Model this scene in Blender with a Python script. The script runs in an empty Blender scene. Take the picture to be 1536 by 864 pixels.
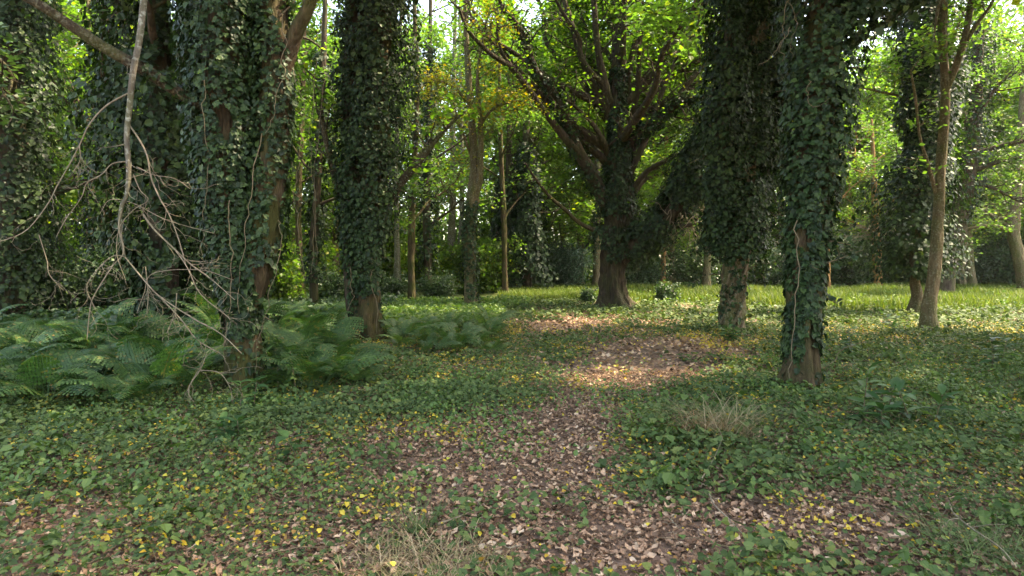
import bpy, math, random
import numpy as np
from mathutils import Vector, Matrix

random.seed(7)
RNG = np.random.default_rng(7)
R = math.radians
scene = bpy.context.scene
COL = scene.collection

# ------------------------------------------------------------------ camera, sky, sun, exposure
CAM_H, F, CX, HY = 1.5, 939.0, 768.0, 400.0          # eye height, focal length in photo pixels, centre column, horizon row
cd = bpy.data.cameras.new('camera')
cd.lens, cd.sensor_width = 22.0, 36.0
cd.shift_y = -(432.0 - HY) / 1536.0
cd.clip_end = 600.0
cam = bpy.data.objects.new('camera', cd)
cam.location = (0, 0, CAM_H)
cam.rotation_euler = (R(90), 0, 0)
COL.objects.link(cam)
scene.camera = cam

SUN_EL, SUN_AZ = R(58), R(80)                         # azimuth measured from straight ahead towards the right
world = bpy.data.worlds.new('World')
scene.world = world
world.use_nodes = True
wn = world.node_tree
sky = wn.nodes.new('ShaderNodeTexSky')
sky.sky_type = 'NISHITA'
sky.sun_disc = False
sky.sun_elevation = SUN_EL
sky.sun_rotation = SUN_AZ
sky.dust_density = 3.0
sky.ozone_density = 1.0
bg = wn.nodes['Background']
wn.links.new(sky.outputs[0], bg.inputs[0])
bg.inputs[1].default_value = 0.15
sl = bpy.data.lights.new('sun', 'SUN')
sl.energy = 2.3
sl.angle = R(0.6)
sl.color = (1.0, 0.93, 0.80)
sun = bpy.data.objects.new('sun', sl)
sd = Vector((math.sin(SUN_AZ) * math.cos(SUN_EL), math.cos(SUN_AZ) * math.cos(SUN_EL), math.sin(SUN_EL)))
sun.rotation_euler = sd.to_track_quat('Z', 'Y').to_euler()
sun.location = (0, 0, 40)
COL.objects.link(sun)
scene.view_settings.view_transform = 'Standard'
scene.view_settings.look = 'None'
scene.view_settings.exposure = 3.1
scene.view_settings.use_white_balance = True            # camera balanced for the shade of the wood
scene.view_settings.white_balance_temperature = 8100
scene.view_settings.white_balance_tint = 10
scene.view_settings.gamma = 1.0
cy = scene.cycles
cy.max_bounces = 8
cy.diffuse_bounces = 5
cy.transmission_bounces = 5
cy.glossy_bounces = 2
cy.caustics_reflective = False
cy.caustics_refractive = False
cy.sample_clamp_indirect = 6.0
cy.use_denoising = True

# ------------------------------------------------------------------ helpers
def W(px, py, Y):
    return np.array([(px - CX) / F * Y, Y, CAM_H - (py - HY) / F * Y])

def vnoise(x, y, seed=0):
    """smooth 2-D value noise, arrays in, 0..1 out"""
    r = np.random.default_rng(seed).random((64, 64))
    x = np.asarray(x, float); y = np.asarray(y, float)
    xi = np.floor(x).astype(int); yi = np.floor(y).astype(int)
    fx = x - xi; fy = y - yi
    fx = fx * fx * (3 - 2 * fx); fy = fy * fy * (3 - 2 * fy)
    a = r[xi % 64, yi % 64]; b = r[(xi + 1) % 64, yi % 64]
    c = r[xi % 64, (yi + 1) % 64]; d = r[(xi + 1) % 64, (yi + 1) % 64]
    return (a * (1 - fx) + b * fx) * (1 - fy) + (c * (1 - fx) + d * fx) * fy

def gz(x, y):
    x = np.asarray(x, float); y = np.asarray(y, float)
    z = 0.10 * (vnoise(x * .35, y * .35, 3) - .5) + 0.05 * (vnoise(x * 1.3, y * 1.3, 4) - .5)
    z = z + 0.42 * np.exp(-((x - 1.6) ** 2 / 20 + (y - 32) ** 2 / 40))
    z = z + 0.25 * np.exp(-((x + 7) ** 2 / 12 + (y - 11) ** 2 / 12))
    return z

def G(px, py):
    """ground point seen at a photo pixel"""
    Y = CAM_H * F / (py - HY)
    for _ in range(6):
        x = (px - CX) / F * Y
        Y = (CAM_H - float(gz(x, Y))) * F / (py - HY)
    x = (px - CX) / F * Y
    return np.array([x, Y, float(gz(x, Y))])

def norm(v):
    v = np.asarray(v, float)
    return v / np.maximum(np.linalg.norm(v, axis=-1, keepdims=True), 1e-9)

def smooth(pts, n):
    """Catmull-Rom resampling of a list of rows (any number of columns)"""
    p = np.asarray(pts, float)
    if len(p) == 2:
        t = np.linspace(0, 1, n)[:, None]
        return p[0] * (1 - t) + p[1] * t
    q = np.vstack([2 * p[0] - p[1], p, 2 * p[-1] - p[-2]])
    m = len(p) - 1
    out = []
    for u in np.linspace(0, m, n):
        i = min(int(u), m - 1); t = u - i
        a, b, c, d = q[i:i + 4]
        out.append(.5 * (2 * b + (c - a) * t + (2 * a - 5 * b + 4 * c - d) * t * t + (3 * b - a - 3 * c + d) * t ** 3))
    return np.array(out)

class MB:
    """collects quads and triangles, links them as ONE mesh object"""
    def __init__(self):
        self.v, self.q, self.t, self.n = [], [], [], 0
    def add(self, v, q=None, t=None):
        self.v.append(np.asarray(v, float))
        if q is not None and len(q): self.q.append(np.asarray(q, int) + self.n)
        if t is not None and len(t): self.t.append(np.asarray(t, int) + self.n)
        self.n += len(v)
    def tube(self, pts, rad, seg=8, lump=0.0, seed=0, flare=0.0, flare_h=.5, fiss=0.0):
        p = np.asarray(pts, float); n = len(p)
        rad = np.broadcast_to(np.asarray(rad, float), (n,)).copy()
        tan = np.gradient(p, axis=0); tan = norm(tan)
        ref = np.array([1., 0, 0]) if abs(tan[0][0]) < .8 else np.array([0, 1., 0])
        A = []
        a = ref - tan[0] * ref.dot(tan[0]); a = a / np.linalg.norm(a)
        for i in range(n):
            a = a - tan[i] * a.dot(tan[i]); a = a / max(np.linalg.norm(a), 1e-9); A.append(a)
        A = np.array(A); B = np.cross(tan, A)
        th = np.arange(seg) / seg * 2 * math.pi
        dist = np.concatenate([[0], np.cumsum(np.linalg.norm(np.diff(p, axis=0), axis=1))])
        rr = rad[:, None] * np.ones((1, seg))
        if lump:
            nz = vnoise(np.cos(th)[None, :] * 2.2 + 9 + seed * 3.1 + dist[:, None] * .5, np.sin(th)[None, :] * 2.2 + dist[:, None] * 1.3 + seed, seed + 11) - .5
            nz2 = vnoise(th[None, :] * 4.5 + seed, dist[:, None] * 3.0 + seed, seed + 12) - .5
            rr = rr * (1 + lump * 1.6 * nz + lump * .8 * nz2)
        if fiss:
            rr = rr * (1 + fiss * (vnoise(th[None, :] / (2 * math.pi) * 64 + .8 * np.sin(dist[:, None] * 5), dist[:, None] * 2.2 + seed, seed + 14) - .5))
        if flare:
            lob = 1 + .55 * np.sin(th * 4 + seed) + .3 * np.sin(th * 7 + seed * 2)
            rr = rr * (1 + flare * np.exp(-dist / flare_h)[:, None] * lob[None, :])
        v = p[:, None, :] + rr[:, :, None] * (np.cos(th)[None, :, None] * A[:, None, :] + np.sin(th)[None, :, None] * B[:, None, :])
        i = np.arange(n - 1)[:, None] * seg; j = np.arange(seg)[None, :]; j2 = (j + 1) % seg
        q = np.stack([i + j, i + j2, i + seg + j2, i + seg + j], -1).reshape(-1, 4)
        v = v.reshape(-1, 3)
        v = np.vstack([v, p[-1] + tan[-1] * rad[-1]])
        k = (n - 1) * seg
        t = np.stack([k + np.arange(seg), k + (np.arange(seg) + 1) % seg, np.full(seg, n * seg)], -1)
        self.add(v, q, t)
    def build(self, name, mat, parent=None, origin=(0, 0, 0), smooth_shade=True):
        v = np.vstack(self.v) - np.asarray(origin, float)
        q = np.vstack(self.q) if self.q else np.zeros((0, 4), int)
        t = np.vstack(self.t) if self.t else np.zeros((0, 3), int)
        me = mesh_from(name, v, q, t, smooth_shade)
        return link(name, me, mat, parent)

def mesh_from(name, v, q, t, sm=True):
    me = bpy.data.meshes.new(name)
    me.vertices.add(len(v)); me.vertices.foreach_set('co', np.ascontiguousarray(v, np.float32).ravel())
    loops = np.concatenate([q.ravel(), t.ravel()]).astype(np.int32)
    me.loops.add(len(loops)); me.loops.foreach_set('vertex_index', loops)
    starts = np.concatenate([np.arange(len(q)) * 4, len(q) * 4 + np.arange(len(t)) * 3]).astype(np.int32)
    me.polygons.add(len(starts)); me.polygons.foreach_set('loop_start', starts)
    me.polygons.foreach_set('use_smooth', np.full(len(starts), sm, dtype=bool))
    me.update(calc_edges=True)
    return me

def link(name, me, mat=None, parent=None):
    o = bpy.data.objects.new(name, me)
    if mat is not None and len(me.materials) == 0: me.materials.append(mat)
    COL.objects.link(o)
    if parent is not None: o.parent = parent
    return o

def tag(o, label=None, cat=None, group=None, kind=None):
    if label: o['label'] = label
    if cat: o['category'] = cat
    if group: o['group'] = group
    if kind: o['kind'] = kind
    return o

def empty(name, loc, label=None, cat=None, group=None, rz=0.0, s=1.0):
    o = bpy.data.objects.new(name, None)
    o.location = loc; o.rotation_euler = (0, 0, rz); o.scale = (s, s, s)
    o.empty_display_size = .2
    COL.objects.link(o)
    return tag(o, label, cat, group)

# leaf templates: x across, y along, z up; quads and triangles
def tmpl_ivy():
    half = [(.22, -.13), (.47, .06), (.36, .27), (.40, .50), (.17, .60)]
    out = [(0, 0)] + half + [(0, 1.0)] + [(-x, y) for x, y in reversed(half)]
    v = [(x, y, .10 * abs(x) - .05 * y * y) for x, y in out] + [(0, .34, -.03)]
    n = len(out); c = n
    return np.array(v), np.zeros((0, 4), int), np.array([(i, (i + 1) % n, c) for i in range(n)])
def tmpl_leaf6(w=.42, fold=.12):
    v = [(0, 0, 0), (w, .22, fold), (w * .85, .62, fold * .7), (0, 1, -.08), (-w * .85, .62, fold * .7), (-w, .22, fold)]
    return np.array(v), np.array([(0, 1, 2, 3), (0, 3, 4, 5)]), np.zeros((0, 3), int)
def tmpl_heart():
    v = [(0, 0, 0), (.33, -.08, .06), (.46, .22, .08), (.30, .62, .05), (0, 1, -.07), (-.30, .62, .05), (-.46, .22, .08), (-.33, -.08, .06)]
    return np.array(v), np.array([(0, 1, 2, 3), (0, 3, 4, 5), (0, 5, 6, 7)]), np.zeros((0, 3), int)
def tmpl_rhomb(w=.4):
    v = [(0, 0, 0), (w, .45, .06), (0, 1, 0), (-w, .45, .06)]
    return np.array(v), np.array([(0, 1, 2, 3)]), np.zeros((0, 3), int)
def tmpl_dead():
    v = []
    for y, w, z in [(0, .05, 0), (.3, .30, .10), (.65, .27, .04), (1, .03, .22)]:
        v += [(-w, y, z + .16), (0, y, z - .02), (w, y, z + .16 * (1 if y < .5 else .2))]
    q = []
    for i in range(3):
        for j in range(2):
            a = i * 3 + j; q.append((a, a + 1, a + 4, a + 3))
    return np.array(v), np.array(q), np.zeros((0, 3), int)
IVY, LEAF6, RHOMB, DEAD, HEART = tmpl_ivy(), tmpl_leaf6(), tmpl_rhomb(), tmpl_dead(), tmpl_heart()
LONG = tmpl_leaf6(.17, .05)

def leaf_arrays(P, N, U, S, tmpl):
    tv, tq, tt = tmpl
    P = np.asarray(P, float); n = len(P)
    N = norm(N); U = norm(U - N * np.sum(U * N, -1, keepdims=True)); X = np.cross(U, N)
    S = np.broadcast_to(np.asarray(S, float), (n,))
    v = P[:, None, :] + S[:, None, None] * (tv[None, :, 0:1] * X[:, None, :] + tv[None, :, 1:2] * U[:, None, :] + tv[None, :, 2:3] * N[:, None, :])
    k = len(tv); off = (np.arange(n) * k)[:, None, None]
    q = (tq[None] + off).reshape(-1, 4) if len(tq) else np.zeros((0, 4), int)
    t = (tt[None] + off).reshape(-1, 3) if len(tt) else np.zeros((0, 3), int)
    return v.reshape(-1, 3), q, t

def leaves(name, P, N, U, S, tmpl, mat, parent=None, origin=(0, 0, 0), kind=None):
    v, q, t = leaf_arrays(P, N, U, S, tmpl)
    o = link(name, mesh_from(name, v - np.asarray(origin, float), q, t, False), mat, parent)
    if kind: o['kind'] = kind
    return o

def rvec(n, rng=RNG):
    return norm(rng.normal(size=(n, 3)))

# ------------------------------------------------------------------ materials
def nodes_of(name):
    m = bpy.data.materials.new(name); m.use_nodes = True
    nt = m.node_tree
    for n in list(nt.nodes): nt.nodes.remove(n)
    return m, nt, nt.nodes.new('ShaderNodeOutputMaterial')

def ramp(nt, stops, interp='LINEAR'):
    r = nt.nodes.new('ShaderNodeValToRGB'); e = r.color_ramp.elements
    r.color_ramp.interpolation = interp
    e[0].position, e[0].color = stops[0][0], (*stops[0][1], 1)
    e[1].position, e[1].color = stops[-1][0], (*stops[-1][1], 1)
    for p, c in stops[1:-1]:
        x = e.new(p); x.color = (*c, 1)
    return r

def math_node(nt, op, a, b=None):
    n = nt.nodes.new('ShaderNodeMath'); n.operation = op
    for i, x in enumerate((a, b)):
        if x is None: continue
        if hasattr(x, 'links'): nt.links.new(x, n.inputs[i])
        else: n.inputs[i].default_value = x
    return n.outputs[0]

def leafmat(name, stops, trans=.35, rough=.45, tcol=(1.5, 1.7, .5), spec=.5, patch=.0):
    m, nt, out = nodes_of(name)
    L = nt.links.new
    g = nt.nodes.new('ShaderNodeNewGeometry'); oi = nt.nodes.new('ShaderNodeObjectInfo')
    val = math_node(nt, 'FRACT', math_node(nt, 'ADD', g.outputs['Random Per Island'], oi.outputs['Random']))
    if patch:
        nz = nt.nodes.new('ShaderNodeTexNoise'); nz.inputs['Scale'].default_value = .9
        L(g.outputs['Position'], nz.inputs['Vector'])
        val = math_node(nt, 'ADD', math_node(nt, 'MULTIPLY', val, 1 - patch), math_node(nt, 'MULTIPLY', nz.outputs[0], patch))
    r = ramp(nt, stops); L(val, r.inputs[0])
    p = nt.nodes.new('ShaderNodeBsdfPrincipled')
    L(r.outputs[0], p.inputs['Base Color']); p.inputs['Roughness'].default_value = rough
    p.inputs['Specular IOR Level'].default_value = spec
    tr = nt.nodes.new('ShaderNodeBsdfTranslucent')
    mx = nt.nodes.new('ShaderNodeMix'); mx.data_type = 'RGBA'; mx.blend_type = 'MULTIPLY'; mx.inputs[0].default_value = 1.0
    mx.inputs[7].default_value = (*tcol, 1); L(r.outputs[0], mx.inputs[6]); L(mx.outputs[2], tr.inputs['Color'])
    s = nt.nodes.new('ShaderNodeMixShader'); s.inputs[0].default_value = trans
    L(p.outputs[0], s.inputs[1]); L(tr.outputs[0], s.inputs[2]); L(s.outputs[0], out.inputs['Surface'])
    return m

def barkmat(name, cols, moss=(.05, .06, .02), moss_amt=.4, scale=6.0, stretch=.25, bump=.6, spots=None):
    m, nt, out = nodes_of(name)
    L = nt.links.new
    tc = nt.nodes.new('ShaderNodeNewGeometry')
    mp = nt.nodes.new('ShaderNodeMapping'); mp.inputs['Scale'].default_value = (1, 1, stretch)
    L(tc.outputs['Position'], mp.inputs[0])
    n1 = nt.nodes.new('ShaderNodeTexNoise'); n1.inputs['Scale'].default_value = scale * 2.2; n1.inputs['Detail'].default_value = 8
    n1.inputs['Roughness'].default_value = .7
    n2 = nt.nodes.new('ShaderNodeTexVoronoi'); n2.feature = 'DISTANCE_TO_EDGE'; n2.inputs['Scale'].default_value = scale * 2.0
    n3 = nt.nodes.new('ShaderNodeTexNoise'); n3.inputs['Scale'].default_value = 2.3; n3.inputs['Detail'].default_value = 4
    L(mp.outputs[0], n1.inputs['Vector']); L(mp.outputs[0], n2.inputs['Vector']); L(tc.outputs['Position'], n3.inputs['Vector'])
    r = ramp(nt, [(.25, cols[0]), (.5, cols[1]), (.75, cols[2])]); L(n1.outputs[0], r.inputs[0])
    mr = ramp(nt, [(.42, (0, 0, 0)), (.62, (1, 1, 1))]); L(n3.outputs[0], mr.inputs[0])
    mix = nt.nodes.new('ShaderNodeMix'); mix.data_type = 'RGBA'
    L(math_node(nt, 'MULTIPLY', mr.outputs[0], moss_amt), mix.inputs[0]); L(r.outputs[0], mix.inputs[6]); mix.inputs[7].default_value = (*moss, 1)
    colr = mix.outputs[2]
    if spots:
        n4 = nt.nodes.new('ShaderNodeTexNoise'); n4.inputs['Scale'].default_value = spots[1]; n4.inputs['Detail'].default_value = 3
        L(tc.outputs['Position'], n4.inputs['Vector'])
        sr = ramp(nt, [(.52, (0, 0, 0)), (.72, (.75, .75, .75))]); L(n4.outputs[0], sr.inputs[0])
        mx2 = nt.nodes.new('ShaderNodeMix'); mx2.data_type = 'RGBA'
        L(sr.outputs[0], mx2.inputs[0]); L(colr, mx2.inputs[6]); mx2.inputs[7].default_value = (*spots[0], 1)
        colr = mx2.outputs[2]
    p = nt.nodes.new('ShaderNodeBsdfPrincipled'); L(colr, p.inputs['Base Color']); p.inputs['Roughness'].default_value = .9
    p.inputs['Specular IOR Level'].default_value = .2
    h = math_node(nt, 'ADD', n1.outputs[0], math_node(nt, 'MULTIPLY', n2.outputs['Distance'], 1.4))
    b = nt.nodes.new('ShaderNodeBump'); b.inputs['Strength'].default_value = bump; b.inputs['Distance'].default_value = .035
    L(h, b.inputs['Height']); L(b.outputs[0], p.inputs['Normal']); L(p.outputs[0], out.inputs['Surface'])
    return m

M = {}
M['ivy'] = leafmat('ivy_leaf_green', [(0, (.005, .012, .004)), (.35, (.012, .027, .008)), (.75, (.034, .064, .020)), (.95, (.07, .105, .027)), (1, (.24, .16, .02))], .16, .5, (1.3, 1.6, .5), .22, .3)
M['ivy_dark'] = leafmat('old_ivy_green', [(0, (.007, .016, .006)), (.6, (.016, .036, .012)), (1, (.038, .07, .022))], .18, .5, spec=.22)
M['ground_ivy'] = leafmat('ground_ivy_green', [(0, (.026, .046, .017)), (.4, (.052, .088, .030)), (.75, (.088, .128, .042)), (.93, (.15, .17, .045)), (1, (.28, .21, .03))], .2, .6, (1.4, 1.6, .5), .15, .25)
M['yellow'] = leafmat('yellowed_leaf', [(0, (.22, .11, .03)), (.2, (.42, .26, .02)), (.6, (.50, .39, .035)), (.85, (.32, .34, .045)), (1, (.30, .15, .04))], .3, .5, (1.1, 1.1, .6))
M['dead'] = leafmat('dead_leaf_brown', [(0, (.05, .027, .015)), (.32, (.17, .098, .058)), (.68, (.33, .205, .128)), (.94, (.45, .31, .205)), (1, (.56, .43, .31))], .12, .6, (1.1, .9, .6), .3)
M['oak_leaf'] = leafmat('oak_leaf_green', [(0, (.045, .085, .015)), (.5, (.075, .125, .02)), (.9, (.12, .17, .025)), (1, (.22, .2, .02))], .5, .5, (1.5, 2.1, .75))
M['beech_leaf'] = leafmat('woodland_leaf_green', [(0, (.045, .085, .022)), (.5, (.07, .12, .03)), (.9, (.10, .16, .035)), (1, (.2, .2, .03))], .5, .5, (1.6, 2.1, .75))
M['yellow_leafed'] = leafmat('turning_leaf', [(0, (.10, .14, .02)), (.6, (.18, .18, .025)), (1, (.34, .24, .03))], .5, .5, (1.5, 1.5, .5))
M['shrub_leaf'] = leafmat('shrub_leaf_green', [(0, (.022, .050, .026)), (.6, (.04, .08, .035)), (1, (.07, .12, .045))], .3, .42)
M['yew_leaf'] = leafmat('conifer_green', [(0, (.018, .045, .030)), (.6, (.030, .07, .042)), (1, (.05, .10, .055))], .25, .5)
M['fern'] = leafmat('bracken_green', [(0, (.030, .072, .022)), (.6, (.050, .108, .032)), (.9, (.078, .145, .04)), (1, (.20, .14, .04))], .35, .5, (1.3, 1.6, .6), .35)
M['grass'] = leafmat('meadow_grass', [(0, (.035, .070, .016)), (.45, (.075, .120, .024)), (.8, (.15, .175, .042)), (1, (.34, .29, .11))], .35, .6, (1.3, 1.4, .5), .2, .5)
M['weed'] = leafmat('low_weed_green', [(0, (.055, .11, .035)), (.6, (.09, .16, .045)), (1, (.16, .21, .06))], .35, .5, (1.4, 1.6, .5), .3)
M['straw'] = leafmat('straw_blade', [(0, (.09, .10, .035)), (.3, (.17, .14, .065)), (.7, (.28, .215, .12)), (1, (.38, .30, .19))], .15, .6, (1, 1, .8), .3)
M['rust'] = leafmat('rusty_blade', [(0, (.14, .06, .02)), (1, (.34, .17, .07))], .15, .6, (1, .9, .6), .3)
M['tuft'] = leafmat('green_blade', [(0, (.05, .09, .03)), (1, (.13, .17, .06))], .2, .5, (1.3, 1.4, .5), .3)
M['laurel'] = leafmat('laurel_leaf_green', [(0, (.024, .062, .022)), (.6, (.042, .098, .032)), (1, (.09, .16, .045))], .25, .45, (1.3, 1.6, .5), .25)
M['bark_moss'] = barkmat('mossy_brown_bark', [(.020, .014, .008), (.060, .041, .021), (.13, .092, .05)], (.050, .055, .013), .8, 7, .2, 1.2)
M['bark_dark'] = barkmat('dark_oak_bark', [(.018, .013, .009), (.050, .036, .024), (.10, .072, .048)], (.045, .05, .016), .55, 5, .22, 1.0)
M['bark_pale'] = barkmat('pale_bark', [(.055, .040, .022), (.115, .085, .046), (.20, .155, .09)], (.07, .08, .022), .7, 6, .25, .9, ((.24, .23, .16), 24.0))
M['bark_orange'] = barkmat('orange_pine_bark', [(.12, .062, .026), (.23, .125, .05), (.33, .20, .09)], (.1, .08, .03), .3)
M['bark_grey'] = barkmat('lichen_grey_bark', [(.055, .045, .033), (.11, .095, .07), (.18, .16, .125)], (.07, .08, .03), .5, 8, .3, .6, ((.36, .37, .31), 22.0))
M['bark_limb'] = barkmat('dark_limb_bark', [(.018, .014, .009), (.05, .038, .023), (.095, .075, .045)], (.055, .065, .018), .6, 9, .6, .9, ((.16, .16, .11), 30.0))
M['twig'] = barkmat('dry_twig_bark', [(.09, .068, .045), (.19, .15, .105), (.32, .265, .20)], (.13, .14, .07), .3, 10, .5, .2)
M['vine'] = barkmat('pale_vine_bark', [(.07, .05, .03), (.14, .105, .065), (.23, .18, .12)], (.1, .11, .04), .3, 10, .5, .2)

def ground_mat():
    m, nt, out = nodes_of('woodland_floor'); L = nt.links.new
    g = nt.nodes.new('ShaderNodeNewGeometry')
    n1 = nt.nodes.new('ShaderNodeTexNoise'); n1.inputs['Scale'].default_value = 14; n1.inputs['Detail'].default_value = 9; n1.inputs['Roughness'].default_value = .7
    n2 = nt.nodes.new('ShaderNodeTexVoronoi'); n2.inputs['Scale'].default_value = 22
    n3 = nt.nodes.new('ShaderNodeTexNoise'); n3.inputs['Scale'].default_value = .5; n3.inputs['Detail'].default_value = 5
    for n in (n1, n2, n3): L(g.outputs['Position'], n.inputs['Vector'])
    r1 = ramp(nt, [(.3, (.045, .030, .020)), (.5, (.12, .078, .053)), (.72, (.24, .165, .12))]); L(n1.outputs[0], r1.inputs[0])
    r2 = ramp(nt, [(0, (.06, .04, .028)), (.5, (.17, .11, .08)), (1, (.30, .21, .16))]); L(n2.outputs['Color'], r2.inputs[0])
    mx = nt.nodes.new('ShaderNodeMix'); mx.data_type = 'RGBA'; mx.inputs[0].default_value = .5
    L(r1.outputs[0], mx.inputs[6]); L(r2.outputs[0], mx.inputs[7])
    # turf beyond the wood's edge
    sp = nt.nodes.new('ShaderNodeSeparateXYZ'); L(g.outputs['Position'], sp.inputs[0])
    far = math_node(nt, 'ADD', sp.outputs[1], math_node(nt, 'MULTIPLY', n3.outputs[0], 8.0))
    mr = nt.nodes.new('ShaderNodeMapRange'); L(far, mr.inputs[0])
    mr.inputs[1].default_value = 26; mr.inputs[2].default_value = 31
    r3 = ramp(nt, [(.3, (.05, .07, .02)), (.7, (.13, .15, .04))]); L(n1.outputs[0], r3.inputs[0])
    mx2 = nt.nodes.new('ShaderNodeMix'); mx2.data_type = 'RGBA'
    L(mr.outputs[0], mx2.inputs[0]); L(mx.outputs[2], mx2.inputs[6]); L(r3.outputs[0], mx2.inputs[7])
    p = nt.nodes.new('ShaderNodeBsdfPrincipled'); L(mx2.outputs[2], p.inputs['Base Color']); p.inputs['Roughness'].default_value = .9
    p.inputs['Specular IOR Level'].default_value = .2
    b = nt.nodes.new('ShaderNodeBump'); b.inputs['Strength'].default_value = .8; b.inputs['Distance'].default_value = .05
    L(n1.outputs[0], b.inputs['Height']); L(b.outputs[0], p.inputs['Normal']); L(p.outputs[0], out.inputs['Surface'])
    return m

# ------------------------------------------------------------------ ground
def make_ground():
    a = np.concatenate([-np.geomspace(400, 20, 14), np.linspace(-19, 19, 96), np.geomspace(20, 400, 14)])
    b = np.concatenate([-np.geomspace(300, 6, 10), np.linspace(-5, 45, 140), np.geomspace(46, 420, 12)])
    X, Y = np.meshgrid(a, b, indexing='ij')
    v = np.stack([X, Y, gz(X, Y)], -1).reshape(-1, 3)
    na, nb = len(a), len(b)
    i = np.arange(na - 1)[:, None] * nb; j = np.arange(nb - 1)[None, :]
    q = np.stack([i + j, i + nb + j, i + nb + j + 1, i + j + 1], -1).reshape(-1, 4)
    o = link('ground', mesh_from('ground', v, q, np.zeros((0, 3), int)), ground_mat())
    tag(o, 'brown woodland floor under leaf litter and ivy', kind='structure')
make_ground()

# ------------------------------------------------------------------ tree building
def perp(d, rng):
    a = rng.normal(size=3); a -= d * a.dot(d)
    return a / max(np.linalg.norm(a), 1e-6)

def curve_branch(start, d, length, rng, up=.15, wob=.22, n=6):
    pts = [np.array(start, float)]; d = np.array(d, float); st = length / (n - 1)
    for _ in range(n - 1):
        d = d + rng.normal(size=3) * wob + np.array([0, 0, up]); d /= np.linalg.norm(d)
        pts.append(pts[-1] + d * st)
    return np.array(pts)

def sprout(mb, pts, rad, rng, n_sub, len_sub, tips, up=.1, levels=1, t0=.25, droop=0.0, out_bias=None):
    """side branches off a limb polyline; records twig segments in tips"""
    n = len(pts)
    for k in range(n_sub):
        t = t0 + (1 - t0) * ((k + rng.random()) / n_sub)
        i = min(int(t * (n - 1)), n - 2)
        p = pts[i] + (pts[i + 1] - pts[i]) * (t * (n - 1) - i)
        tan = norm(pts[i + 1] - pts[i]); s = perp(tan, rng)
        if out_bias is not None: s = norm(s + out_bias * .5)
        d = norm(tan * (.3 + .5 * rng.random()) + s)
        ln = len_sub * (.55 + .75 * rng.random()) * (1.15 - .45 * t)
        b = curve_branch(p, d, ln, rng, up - droop, .25, 6)
        r0 = min(rad * .55, .010 + ln * .016)
        mb.tube(b, np.linspace(r0, r0 * .25, 6), 5 if r0 > .02 else 4)
        tips.append(b)
        if levels > 1: sprout(mb, b, r0, rng, 4, ln * .5, tips, up, levels - 1, .2, droop)

def twig_leaves(tips, per, spread, size, rng, flat=.75):
    """leaf positions along twig segments"""
    P = []
    for b in tips:
        m = per
        t = .25 + .75 * rng.random(m) ** .7
        i = np.minimum((t * (len(b) - 1)).astype(int), len(b) - 2)
        f = (t * (len(b) - 1) - i)[:, None]
        P.append(b[i] * (1 - f) + b[i + 1] * f)
    P = np.vstack(P); n = len(P)
    P = P + rng.normal(size=(n, 3)) * spread * np.array([1, 1, .55])
    N = norm(rng.normal(size=(n, 3)) * (1 - flat) * 1.3 + np.array([0, 0, flat]))
    U = rvec(n, rng); U[:, 2] -= .3
    S = size * (.6 + .8 * rng.random(n))
    return P, N, U, S

def ivy_on(path, rad, thick, n, size, rng, h0=0., h1=1., gap=.35, seed=0, fade=.12):
    """ivy leaves round a stem: path (m,3), rad and thick per path point"""
    path = np.asarray(path); m = len(path)
    rad = np.broadcast_to(np.asarray(rad, float), (m,)); thick = np.broadcast_to(np.asarray(thick, float), (m,))
    seg = np.concatenate([[0], np.cumsum(np.linalg.norm(np.diff(path, axis=0), axis=1))]); tot = seg[-1]
    k = n * 3
    u = h0 + (h1 - h0) * rng.random(k)
    th = rng.random(k) * 2 * math.pi
    mask = .6 * vnoise(th / (2 * math.pi) * 8 + 64, u * tot * 1.6 + seed, seed + 21) + .4 * vnoise(th / (2 * math.pi) * 16 + 5, u * tot * 4 + seed, seed + 22)
    edge = np.clip((u - h0) / fade, 0, 1)
    keep = mask > gap + (1 - edge) * .28
    u, th = u[keep][:n], th[keep][:n]; k = len(u)
    s = u * tot
    pos = np.stack([np.interp(s, seg, path[:, j]) for j in range(3)], 1)
    tan = norm(np.gradient(path, axis=0)); T = np.stack([np.interp(s, seg, tan[:, j]) for j in range(3)], 1)
    r = np.interp(s, seg, rad); tk = np.interp(s, seg, thick)
    ref = np.where(np.abs(T[:, 2:3]) > .7, np.array([[1., 0, 0]]), np.array([[0, 0, 1.]]))
    A = norm(ref - T * np.sum(ref * T, -1, keepdims=True)); B = np.cross(T, A)
    out = np.cos(th)[:, None] * A + np.sin(th)[:, None] * B
    lump = .1 + 1.0 * vnoise(th / (2 * math.pi) * 8 + 3, s * 1.1 + seed, seed + 23) + .9 * vnoise(th / (2 * math.pi) * 4 + 3, s * .55 + seed, seed + 24)
    rr = r + tk * lump * rng.random(k) ** .55
    P = pos + out * rr[:, None]
    N = norm(out + np.array([0, 0, .45]) * rng.random((k, 1)) * 1.6 + rng.normal(size=(k, 3)) * .30)
    U = np.array([0, 0, -.8]) + rng.normal(size=(k, 3)) * .6
    S = size * (.45 + 1.05 * rng.random(k) ** 1.6)
    return P, N, U, S

def stack(*sets):
    return tuple(np.concatenate([s[i] for s in sets]) for i in range(4))

LEAF_MESHES = []
def leaf_mesh_bank():
    tv, tq, tt = IVY
    for k in range(4):
        v = tv.copy(); r = np.random.default_rng(k)
        v[:, 0] *= .92 + .2 * r.random(); v[:, 2] += .05 * r.normal(size=len(v)) ; v[:, :2] += .025 * r.normal(size=(len(v), 2))
        me = mesh_from('ivy_leaf', v, tq, tt, False); me.materials.append(M['ivy']); LEAF_MESHES.append(me)
leaf_mesh_bank()

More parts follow.
